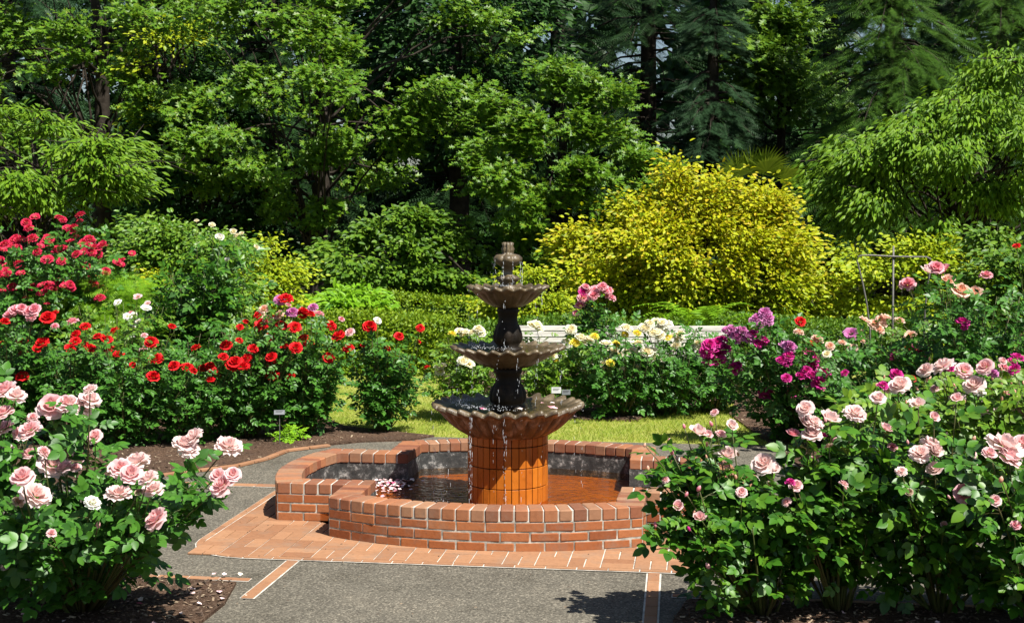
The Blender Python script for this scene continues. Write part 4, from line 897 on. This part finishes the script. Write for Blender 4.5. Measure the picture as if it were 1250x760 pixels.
def tree(name, label, base, cen, rad, lm='leaf_oak', T=OAK, ls=.14, ncl=160, per=60, clr=.5, flat=.45, droop=.25, seed=1, bark='bark', trunk_r=.2, cat='tree', group=None, amp=.35, inner=.45, back=.3, lower=-.9, nlimb=24, hang=0, lean=(0, 0), limb_r=.05, twigs=0, extra=()):
    rs = np.random.default_rng(seed); B = np.array((base[0], base[1], 0.)); C = np.array(cen) - B
    root = empty(name, B, 0, label, cat, group)
    P, D = crown_points(rs, ncl, rad, amp, inner, back, lower); P = P + C
    for (dx, dz, r, q) in extra:
        e = rs.normal(0, 1, (q, 3)); e /= np.linalg.norm(e, axis=1)[:, None]; P = np.concatenate([P, C + np.array((dx, -.2, dz)) + e * np.array(r) * rs.uniform(.3, 1, (q, 1))]); D = np.concatenate([D, e])
    P[:, 2] = np.maximum(P[:, 2], .25)
    n = len(P)
    k = rs.integers(0, n, n * per)
    sc_ = clr * rs.uniform(.6, 1.3, n)
    o = rs.normal(0, 1, (n * per, 3)) * np.array((1, 1, flat)) * sc_[k][:, None] * .55
    o[:, 2] -= hang * np.abs(rs.normal(0, 1, n * per)) * sc_[k]
    pos = P[k] + o; pos[:, 2] = np.maximum(pos[:, 2], .12)
    outw = D[k] * .6; outw[:, 2] *= .3
    tip = o * np.array((1, 1, .4)) / (sc_[k][:, None]) + outw + rs.normal(0, .35, (n * per, 3)); tip[:, 2] -= droop
    nr = np.array((.32, -.48, .9)) + rs.normal(0, .33, (n * per, 3)) + D[k] * .2
    mb = MB(); s = ls * rs.uniform(.65, 1.25, n * per); mb.inst(T, basis(tip, nr) * s[:, None, None], pos)
    tr = MB(); top = C + np.array((0, 0, rad[2] * .5)); hh = top[2]
    q = np.array([np.array((C[0] * t ** 1.5, C[1] * t ** 1.5, hh * t)) + rs.normal(0, .04, 3) * min(1, t * 3) for t in np.linspace(0, 1, 9)])
    q[0, 2] = -.05
    tr.tube(q, np.linspace(trunk_r, trunk_r * .3, 9) * np.array([1.25, 1] + [1] * 7), 9)
    for j in rs.choice(n, min(n, nlimb), replace=False):
        t = rs.uniform(.15, .85) if C[2] - rad[2] < 1.5 else rs.uniform(.35, .95)
        a = np.array([np.interp(t, np.linspace(0, 1, 9), q[:, i]) for i in range(3)]); b = P[j]
        m = (a + b) / 2 + np.array((0, 0, .18 * np.linalg.norm(b - a))) + rs.normal(0, .15, 3)
        cpts = np.array([bez(a, m, b, u) for u in np.linspace(0, 1, 7)]); cpts[1:-1] += rs.normal(0, .04, (5, 3))
        tr.tube(cpts, np.linspace(limb_r, limb_r * .2, 7), 5, False)
    if twigs:
        tw = tr
        for j in rs.choice(n, min(n, twigs), replace=False):
            for _ in range(3):
                e = P[j] + rs.normal(0, 1, 3) * np.array((1, 1, .5)) * clr * .8; m = (P[j] + e) / 2 + rs.normal(0, .08, 3)
                tw.tube([P[j], m, e], [.012, .009, .004], 3, False)
    tr.build('trunk' if hh > 2.5 else 'stems', M[bark], root, True)
    mb.build('crown' if hh > 2.5 else 'foliage', M[lm], root)
    return root
def ctree(name, label, u, v, Y, ru, rv, ry=None, **k):
    """tree whose crown centre shows at pixel (u, v), radii in pixels"""
    c = at(u, v, Y); s = Y / FPX
    return tree(name, label, (c.x + k.pop('dx', 0), Y + .3), tuple(c), (ru * s, ry or ru * s * .8, rv * s), **k)
GB = 'broadleaf trees behind the rose garden'
ctree('oak_tree', 'broad bright green oak whose boughs hang over the red roses, upper centre left', 400, 125, 27, 190, 195, 2.6, lm='leaf_oak', ls=.165, ncl=260, per=46, clr=.31, seed=101, amp=.6, group=GB, nlimb=50, twigs=60, trunk_r=.26, flat=.5, droop=.35, dx=-.3, inner=.6, limb_r=.035)
ctree('oak_tree', 'rounded lobed leaf oak straight behind the fountain, lower than its neighbours', 688, 215, 25.5, 122, 155, 1.8, lm='leaf_oak', ls=.15, ncl=270, per=46, clr=.26, flat=.5, inner=.6, limb_r=.025, seed=102, amp=.5, group=GB, nlimb=40, twigs=20, trunk_r=.2)
ctree('oak_tree', 'tall oak reaching past the top of the photo at the upper left corner', 120, 85, 29, 180, 165, 2.6, lm='leaf_oak', ls=.165, ncl=170, per=46, clr=.33, flat=.5, inner=.6, limb_r=.035, seed=103, amp=.6, group=GB, nlimb=40, twigs=20, trunk_r=.3)
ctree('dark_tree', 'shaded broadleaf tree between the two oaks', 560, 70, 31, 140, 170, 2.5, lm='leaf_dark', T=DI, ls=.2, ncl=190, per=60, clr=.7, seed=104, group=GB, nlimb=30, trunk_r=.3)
ctree('maple_tree', 'small sunlit maple glowing between the dark conifers', 955, 95, 33, 62, 78, 1.4, lm='leaf_mid', T=OAK, ls=.24, ncl=46, per=60, clr=.6, seed=105, group=GB, nlimb=20, trunk_r=.16, back=.4)
ctree('understory_tree', 'light green leafy thicket tree under the large oak', 490, 315, 25, 110, 60, 1.2, lm='leaf_mid', T=OV, ls=.12, ncl=170, per=44, clr=.28, amp=.6, inner=.6, flat=.55, seed=106, group=GB, nlimb=24, trunk_r=.08)
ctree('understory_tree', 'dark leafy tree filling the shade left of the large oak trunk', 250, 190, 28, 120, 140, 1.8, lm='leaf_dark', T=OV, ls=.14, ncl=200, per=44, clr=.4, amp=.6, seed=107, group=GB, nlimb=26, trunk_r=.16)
ctree('understory_tree', 'yellow flecked small tree above the cream budded rose', 200, 90, 27.5, 60, 60, 1.0, lm='leaf_lime', T=OV, ls=.11, ncl=36, per=34, clr=.4, seed=108, group=GB, nlimb=14, trunk_r=.06)
GW = 'weeping cherries at the two sides'
ctree('weeping_cherry', 'drooping cherry with arching leafy boughs over the crimson shrub rose', 40, 205, 21, 165, 75, 1.8, lm='leaf_cherry', T=NAR, ls=.13, ncl=120, per=75, clr=.42, flat=.22, droop=.45, seed=111, group=GW, nlimb=50, twigs=90, bark='bark', trunk_r=.12, limb_r=.02, hang=.1, amp=.85)
ctree('weeping_cherry', 'wide domed cherry with bright hanging leaves above the metal hoop frame', 1172, 212, 25, 205, 125, 2.2, lm='leaf_cherry', T=NAR, ls=.145, ncl=420, per=60, clr=.3, flat=.6, droop=.85, seed=112, group=GW, amp=.45, nlimb=60, twigs=90, bark='bark', trunk_r=.16, limb_r=.035, hang=.35, lower=-.5)
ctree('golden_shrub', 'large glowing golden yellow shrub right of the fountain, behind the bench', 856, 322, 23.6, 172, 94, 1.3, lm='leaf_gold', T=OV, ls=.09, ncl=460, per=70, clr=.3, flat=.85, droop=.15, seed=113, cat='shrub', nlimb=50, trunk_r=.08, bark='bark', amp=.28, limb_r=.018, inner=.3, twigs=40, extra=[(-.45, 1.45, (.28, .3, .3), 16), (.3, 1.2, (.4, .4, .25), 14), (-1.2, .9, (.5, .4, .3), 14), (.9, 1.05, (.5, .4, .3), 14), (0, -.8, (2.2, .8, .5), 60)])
ctree('lime_shrub', 'yellow green shrub behind the metal hoop frame', 1130, 345, 23.4, 120, 60, .8, lm='leaf_lime', T=OV, ls=.1, ncl=150, per=60, clr=.38, seed=114, cat='shrub', nlimb=24, trunk_r=.06, bark='bark')
ctree('lime_shrub', 'dull green shrub spilling over the right edge behind the tall salmon rose', 1240, 350, 20, 70, 85, 1.0, lm='leaf_mid', T=OV, ls=.1, ncl=90, per=60, clr=.34, seed=115, cat='shrub', nlimb=20, trunk_r=.05)
ctree('arching_shrub', 'large airy green shrub arching behind the cream budded rose', 215, 330, 19, 90, 80, .9, lm='leaf_rose_lit', T=OV, ls=.075, ncl=180, per=70, clr=.3, seed=116, cat='shrub', nlimb=40, trunk_r=.04, bark='stem_brown', limb_r=.012)
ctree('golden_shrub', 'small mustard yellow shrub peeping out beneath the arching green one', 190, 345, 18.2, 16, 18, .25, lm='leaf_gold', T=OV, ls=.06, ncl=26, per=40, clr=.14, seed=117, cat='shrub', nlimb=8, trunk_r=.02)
ctree('lime_shrub', 'yellow green shrub sloping down behind the pink topped red rose', 325, 350, 20.5, 48, 55, .6, lm='leaf_lime', T=OV, ls=.07, ncl=90, per=60, clr=.26, seed=118, cat='shrub', nlimb=14, trunk_r=.03)
ctree('feathery_shrub', 'fine leaved bright green shrub between the crimson shrub rose and small white blooms', 130, 370, 17.6, 55, 40, .5, lm='leaf_fern', T=FRD, ls=.22, ncl=70, per=24, clr=.26, seed=119, cat='shrub', nlimb=12, trunk_r=.03)
ctree('understory_shrub', 'small leaved olive shrub left of the golden shrub, behind the fountain', 640, 365, 22.5, 60, 32, .6, lm='leaf_lime', T=OV, ls=.07, ncl=80, per=50, clr=.25, seed=120, cat='shrub', nlimb=14, trunk_r=.03)
ctree('understory_shrub', 'grassy light shrub showing between the hedge and the red roses', 430, 375, 22, 40, 24, .5, lm='leaf_fern', T=NAR, ls=.16, ncl=50, per=40, clr=.2, seed=121, cat='shrub', nlimb=10, trunk_r=.02)

# conifers: whorls of drooping branch sprays
def conifer(name, label, x, y, h, r, lm, seed, nb=120, spray=.55, per=16, droop=.35, z0=.5, group='conifers behind the rose garden', trunk=.28, vis=(-1.2, 7.5)):
    rs = np.random.default_rng(seed); root = empty(name, (x, y, 0), 0, label, 'conifer', group)
    tr = MB(); tr.tube([(0, 0, -.05), (0, 0, h * .5), (0, 0, h)], [trunk, trunk * .6, .03], 9); 
    pos = []; tip = []; nr = []
    for k in range(nb):
        z = rs.uniform(z0, min(h * .98, 9.5)); L = r * (1 - z / h) ** .75 * rs.uniform(.7, 1.12); a = rs.uniform(math.pi, 2 * math.pi) if rs.random() < .85 else rs.uniform(0, math.pi)
        d = np.array((math.cos(a), math.sin(a), 0)); e = d * L + np.array((0, 0, -droop * L))
        m0 = np.array((0, 0, z)); mid = m0 + d * L * .55 + np.array((0, 0, .05 * L)); end = m0 + e
        tr.tube([bez(m0, mid, end, t) for t in (0, .35, .7, 1)], [.035, .025, .016, .006], 4, False)
        side = np.array((-d[1], d[0], 0))
        t = rs.uniform(.25, 1, per) ** .7
        for tt in t:
            p = bez(m0, mid, end, tt); sgn = rs.choice((-1, 1)); wd = L * .28 * (1.15 - tt) + .1
            q = p + side * sgn * rs.uniform(0, 1) * wd; pos.append(q); tip.append(d * .9 + side * sgn * rs.uniform(.1, .9) + np.array((0, 0, -droop * rs.uniform(.5, 1.6)))); nr.append(np.array((0, -.15, 1)) + rs.normal(0, .25, 3))
    pos = np.array(pos); mb = MB(); mb.inst(FRD, basis(np.array(tip), np.array(nr)) * (spray * rs.uniform(.6, 1.25, len(pos)))[:, None, None], pos)
    tr.build('trunk', M['bark'], root, True); mb.build('crown', M[lm], root); return root
def cx_(u, Y): return (u - 625) / FPX * Y
conifer('spruce_tree', 'blue green spruce behind the top of the golden shrub', cx_(868, 32), 32, 9, 2.1, 'leaf_spruce', 201, 170, .36, 40, .4)
conifer('fir_tree', 'tall dark fir between the fountain oak and the spruce', cx_(790, 35), 35, 17, 3.0, 'leaf_fir', 202, 120, .55, 34, .4)
conifer('hemlock_tree', 'feathery bright green hemlock at the top right', cx_(1085, 30), 30, 13, 2.6, 'leaf_hemlock', 203, 160, .42, 44, .5, z0=2.5)
conifer('hemlock_tree', 'hemlock with sunlit tips at the upper right corner', cx_(1215, 31), 31, 14, 2.9, 'leaf_hemlock', 204, 160, .42, 44, .5, z0=2.5)
conifer('fir_tree', 'dark fir in deep shade above the golden shrub', cx_(925, 38), 38, 19, 3.0, 'leaf_fir', 205, 80, .8, 26, .35)
conifer('fir_tree', 'dark fir behind the small maple', cx_(1010, 37), 37, 18, 3.2, 'leaf_fir', 206, 90, .8, 26, .35)
conifer('fir_tree', 'dark fir hidden mostly by the hemlocks', cx_(1150, 38), 38, 18, 3.4, 'leaf_fir', 207, 120, .8, 26, .35)
conifer('spruce_tree', 'grey green spruce showing at the left edge above the cherry', cx_(15, 33), 33, 14, 2.8, 'leaf_spruce', 208, 110, .7, 26, .35)
conifer('fir_tree', 'dark fir in the gap right of the large oak', cx_(560, 37), 37, 18, 3.2, 'leaf_fir', 209, 120, .8, 26, .35)
conifer('fir_tree', 'dark fir far behind the large oak', cx_(340, 37), 37, 18, 3.4, 'leaf_fir', 210, 120, .8, 26, .35)
conifer('fir_tree', 'dark fir far behind the upper left oak', cx_(190, 38), 38, 18, 3.4, 'leaf_fir', 211, 120, .8, 26, .35)
conifer('fir_tree', 'dark fir behind the fountain finial', cx_(680, 38), 38, 18, 3.2, 'leaf_fir', 212, 90, .8, 26, .35)
# far wood closing the view
rs = np.random.default_rng(77); n = 70000
X = rs.uniform(-23, 23, n); Z = rs.uniform(0, 13, n); Yy = 44 + rs.uniform(0, 4, n) + 1.5 * np.sin(X * .7)
hole = (np.sin(X * 1.7 + 1.3 * np.sin(Z * 1.9)) + np.sin(Z * 2.3 + X * .6) > .95 - .45 * (X > 3)) & (Z > 3.6)
k = ~hole & ((Z < 5.5) | (rs.random(n) < .5)); pos = np.c_[X, Yy, Z][k]; n = len(pos)
tip = rs.normal(0, 1, (n, 3)); tip[:, 2] -= .5
mb = MB(); mb.inst(DI, basis(tip, np.array((.1, -.6, .8)) + rs.normal(0, .4, (n, 3))) * rs.uniform(.5, 1.0, n)[:, None, None], pos)
tag(mb.build('far_woods', M['leaf_dark']), 'dark mass of far woodland filling the gaps between the trees', 'woods', kind='stuff')

# hedges
def hedge(label, x0, x1, y0, y1, h, n, lm='leaf_hedge', ls=.05, seed=1):
    rs = np.random.default_rng(seed); root = empty('clipped_hedge', ((x0 + x1) / 2, (y0 + y1) / 2, 0), 0, label, 'hedge', 'clipped hedges behind the beds')
    wx, wy = (x1 - x0) / 2, (y1 - y0) / 2
    f = rs.random(n); P = np.zeros((n, 3)); Nn = np.zeros((n, 3))
    a = f < .5; P[a] = np.c_[rs.uniform(-wx, wx, a.sum()), np.full(a.sum(), -wy), rs.uniform(0, h, a.sum())]; Nn[a] = (0, -1, .4)
    b = ~a; P[b] = np.c_[rs.uniform(-wx, wx, b.sum()), rs.uniform(-wy, wy, b.sum()), np.full(b.sum(), h)]; Nn[b] = (0, -.1, 1)
    P += rs.normal(0, .035, P.shape); P[:, 2] += .05 * np.sin(P[:, 0] * 2.3) * (P[:, 2] > .5 * h)
    tip = rs.normal(0, .7, (n, 3)) + Nn * .5
    mb = MB(); mb.inst(OV, basis(tip, Nn + rs.normal(0, .6, (n, 3))) * (ls * rs.uniform(.7, 1.5, n))[:, None, None], P); mb.build('foliage', M[lm], root)
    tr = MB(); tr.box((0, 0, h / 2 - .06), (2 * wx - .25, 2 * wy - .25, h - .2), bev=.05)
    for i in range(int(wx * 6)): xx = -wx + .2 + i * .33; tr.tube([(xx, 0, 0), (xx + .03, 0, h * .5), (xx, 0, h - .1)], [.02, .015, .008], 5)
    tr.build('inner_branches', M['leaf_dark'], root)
hedge('long clipped yellow green hedge between the red roses and the fountain', -5.2, -.9, 20.6, 21.8, .82, 26000, seed=301)
hedge('lower dark clipped hedge running behind the bench under the golden shrub', -.7, 6.5, 21.2, 22.2, .72, 22000, 'leaf_mid', seed=302)
hedge('farther clipped hedge whose lit top shows above the first one', -5.5, -.2, 23.2, 24.0, .98, 16000, 'leaf_hedge', seed=303)

# palm
pr = empty('fan_palm', (cx_(915, 27.5), 27.5, 0), 0, 'fan palm with pale spiky leaves poking above the golden shrub', 'palm')
tr = MB(); tr.tube([(0, 0, -.05), (.05, 0, 1.5), (0, 0, 2.75)], [.12, .1, .11], 10); tr.build('trunk', M['bark'], pr, True)
rs = np.random.default_rng(91)
for (ax, az, L, fr) in ((-35, 40, .55, .62), (-5, 62, .5, .6), (30, 50, .6, .62), (55, 25, .7, .6), (-60, 10, .7, .55), (10, 20, .7, .6), (80, 5, .6, .5), (-80, -15, .6, .5)):
    mb = MB(); d = np.array((math.sin(R(ax)) * math.cos(R(az)), -.35, math.sin(R(az)))); d /= np.linalg.norm(d); c = np.array((0, 0, 2.75)) + d * L
    mb.tube([(0, 0, 2.7), tuple((np.array((0, 0, 2.75)) + c) / 2 + np.array((0, 0, .03))), tuple(c)], [.014, .011, .008], 5)
    up = np.cross(d, np.array((1., .3, 0))); up /= np.linalg.norm(up); sd = np.cross(up, d)
    for k in range(26):
        a = R(-105 + 210 * k / 25); v = d * math.cos(a) + sd * math.sin(a); w = np.cross(v, up) * .022
        l = fr * (1 - .12 * abs(a)) * rs.uniform(.9, 1.05); e = c + v * l + np.array((0, 0, -.07 * l)) + up * rs.uniform(-.02, .02)
        m = c + v * l * .55 + up * .015
        mb.add([c, m + w, e, m - w], [(0, 1, 2, 3)])
    mb.build('fan_leaf', M['leaf_palm'], pr)
# fern
fr_ = empty('fern', (cx_(855, 20.6), 20.6, 0), 0, 'bright green fern clump rising behind the bench, under the golden shrub', 'fern')
mb = MB()
for k in range(26):
    a = rs.uniform(0, 6.28); L = rs.uniform(.7, 1.0); base = np.array((rs.normal(0, .22), rs.normal(0, .1), .5))
    d = np.array((math.cos(a), math.sin(a) * .6, 0)); prev = base
    pts = [bez(base, base + d * L * .4 + np.array((0, 0, L * .75)), base + d * L * 1.0 + np.array((0, 0, L * .55)), t) for t in np.linspace(0, 1, 16)]
    mb.tube(pts[::3], .004, 3, False)
    for i in range(2, 16):
        p = pts[i]; t = pts[i] - pts[i - 1]; t /= np.linalg.norm(t); s = np.cross(t, (0, 0, 1)); s /= np.linalg.norm(s) + 1e-6; l = .15 * math.sin(math.pi * (i / 16) ** .7 * .92) + .02
        for sg in (1, -1): mb.add([p, p + t * .03, p + s * sg * l + t * l * .3 + np.array((0, 0, -.02))], [(0, 1, 2)])
mb.build('fronds', M['leaf_fern'], fr_)
tr = MB(); tr.tube([(0, 0, 0), (0, 0, .55)], [.1, .14], 8); tr.build('root_crown', M['bark'], fr_)
# young weed in front of red roses
bush('young_plant', 'small fresh green seedling by the grey plant tag on the mulch', gpt(352, 541), .16, .2, [], nc=9, per=8, leaf=CO_M, ls=.12, lm='leaf_fern', seed=71, cat='plant', low=.3, thick=.004)

# ================================================================ BENCH
bp = at(757, 398, 19.5); bc = (bp.x, 19.5)
be = empty('garden_bench', (bc[0], bc[1], 0), R(-1.2), 'long weathered white slatted wooden bench behind the cream roses', 'bench')
HW = 1.5; TOPZ = .84
for k in range(5):
    mb = MB(); mb.box((0, .05 + .012 * k * .5, TOPZ - .04 - k * .083), (2 * HW, .025, .072), bev=.004); mb.build('backrest_slat', M['wood'], be)
for k in range(4):
    mb = MB(); mb.box((0, -.08 - k * .1, .43), (2 * HW, .085, .03), bev=.004); mb.build('seat_slat', M['wood'], be)
for xx in (-HW + .08, 0, HW - .08):
    mb = MB(); mb.box((xx, .075, .42), (.06, .03, .84), bev=.003); mb.build('back_post', M['steel_dark'], be)
    mb = MB(); mb.box((xx, -.4, .205), (.06, .05, .41), bev=.003); mb.build('leg', M['steel_dark'], be)
    mb = MB(); mb.box((xx, -.19, .4), (.05, .48, .03), bev=.003); mb.build('seat_support', M['steel_dark'], be)
# ================================================================ HOOP FRAME
tY = 16.4; c = at(1091, 313, tY)
hf = empty('plant_support', (c.x, tY, 0), 0, 'thin metal pole with a bent tube hoop across it, standing behind the coral roses', 'plant support')
mb = MB(); zt = at(1091, 300, tY).z; mb.tube([(0, .02, 0), (0.01, .02, zt / 2), (0, .02, zt)], .012, 8); mb.build('pole', M['metal'], hf, True)
s = tY / FPX; zc = c.z
def hp(u, v): q = at(u, v, tY); return (q.x - c.x, 0, q.z)
pts = [hp(1062, 400), hp(1058, 370), hp(1053, 345), hp(1048, 325), hp(1046, 318), hp(1048, 313), hp(1053, 311.5), hp(1065, 311.5), hp(1091, 313), hp(1120, 313.5), hp(1131, 313.5), hp(1136, 316), hp(1137, 323), hp(1133, 345), hp(1130, 370), hp(1128, 400)]
pts = [(pts[0][0] + .03, 0, 0)] + pts + [(pts[-1][0] - .03, 0, 0)]
mb = MB(); mb.tube(pts, .010, 8); mb.build('hoop', M['metal'], hf, True)
# ================================================================ PLANT TAGS
def ptag(label, u, v, Y, w, h, m, ang=35, rz=0, lines=3):
    c = at(u, v, Y); r = empty('plant_tag', (c.x, Y, 0), rz, label, 'plant tag', 'plant tags in the beds')
    mb = MB(); mb.tube([(0, .012, 0), (0, .012, c.z - .01)], .005, 6); mb.build('stake', M['metal'], r)
    t = R(ang); Mr = np.array([[1, 0, 0], [0, math.cos(t), math.sin(t)], [0, -math.sin(t), math.cos(t)]])
    mb = MB(); mb.box((0, 0, c.z), (w, .004, h), bev=.001, M=Mr); f = mb.build('plate', m, r)
    mb = MB()
    for k in range(lines):
        o = Mr @ np.array((0, -.004, h * (.25 - .25 * k))); mb.box((o[0] - w * .06 * (k % 2), o[1], c.z + o[2]), (w * (.7 - .12 * (k % 2)), .002, h * .06), M=Mr)
    mb.build('print', M['ink'], f)
ptag('white plant tag at the foot of the cream roses, right of the fountain', 679, 476, 15.9, .11, .07, M['label_white'], 10, .0, 2)
ptag('grey plant tag close beside the white one', 691, 478.5, 16.0, .1, .06, M['label_grey'], 10, .1, 2)
ptag('grey plant tag on a stake in front of the red roses', 341, 503, 14.35, .11, .055, M['label_grey'], 40, .1, 2)
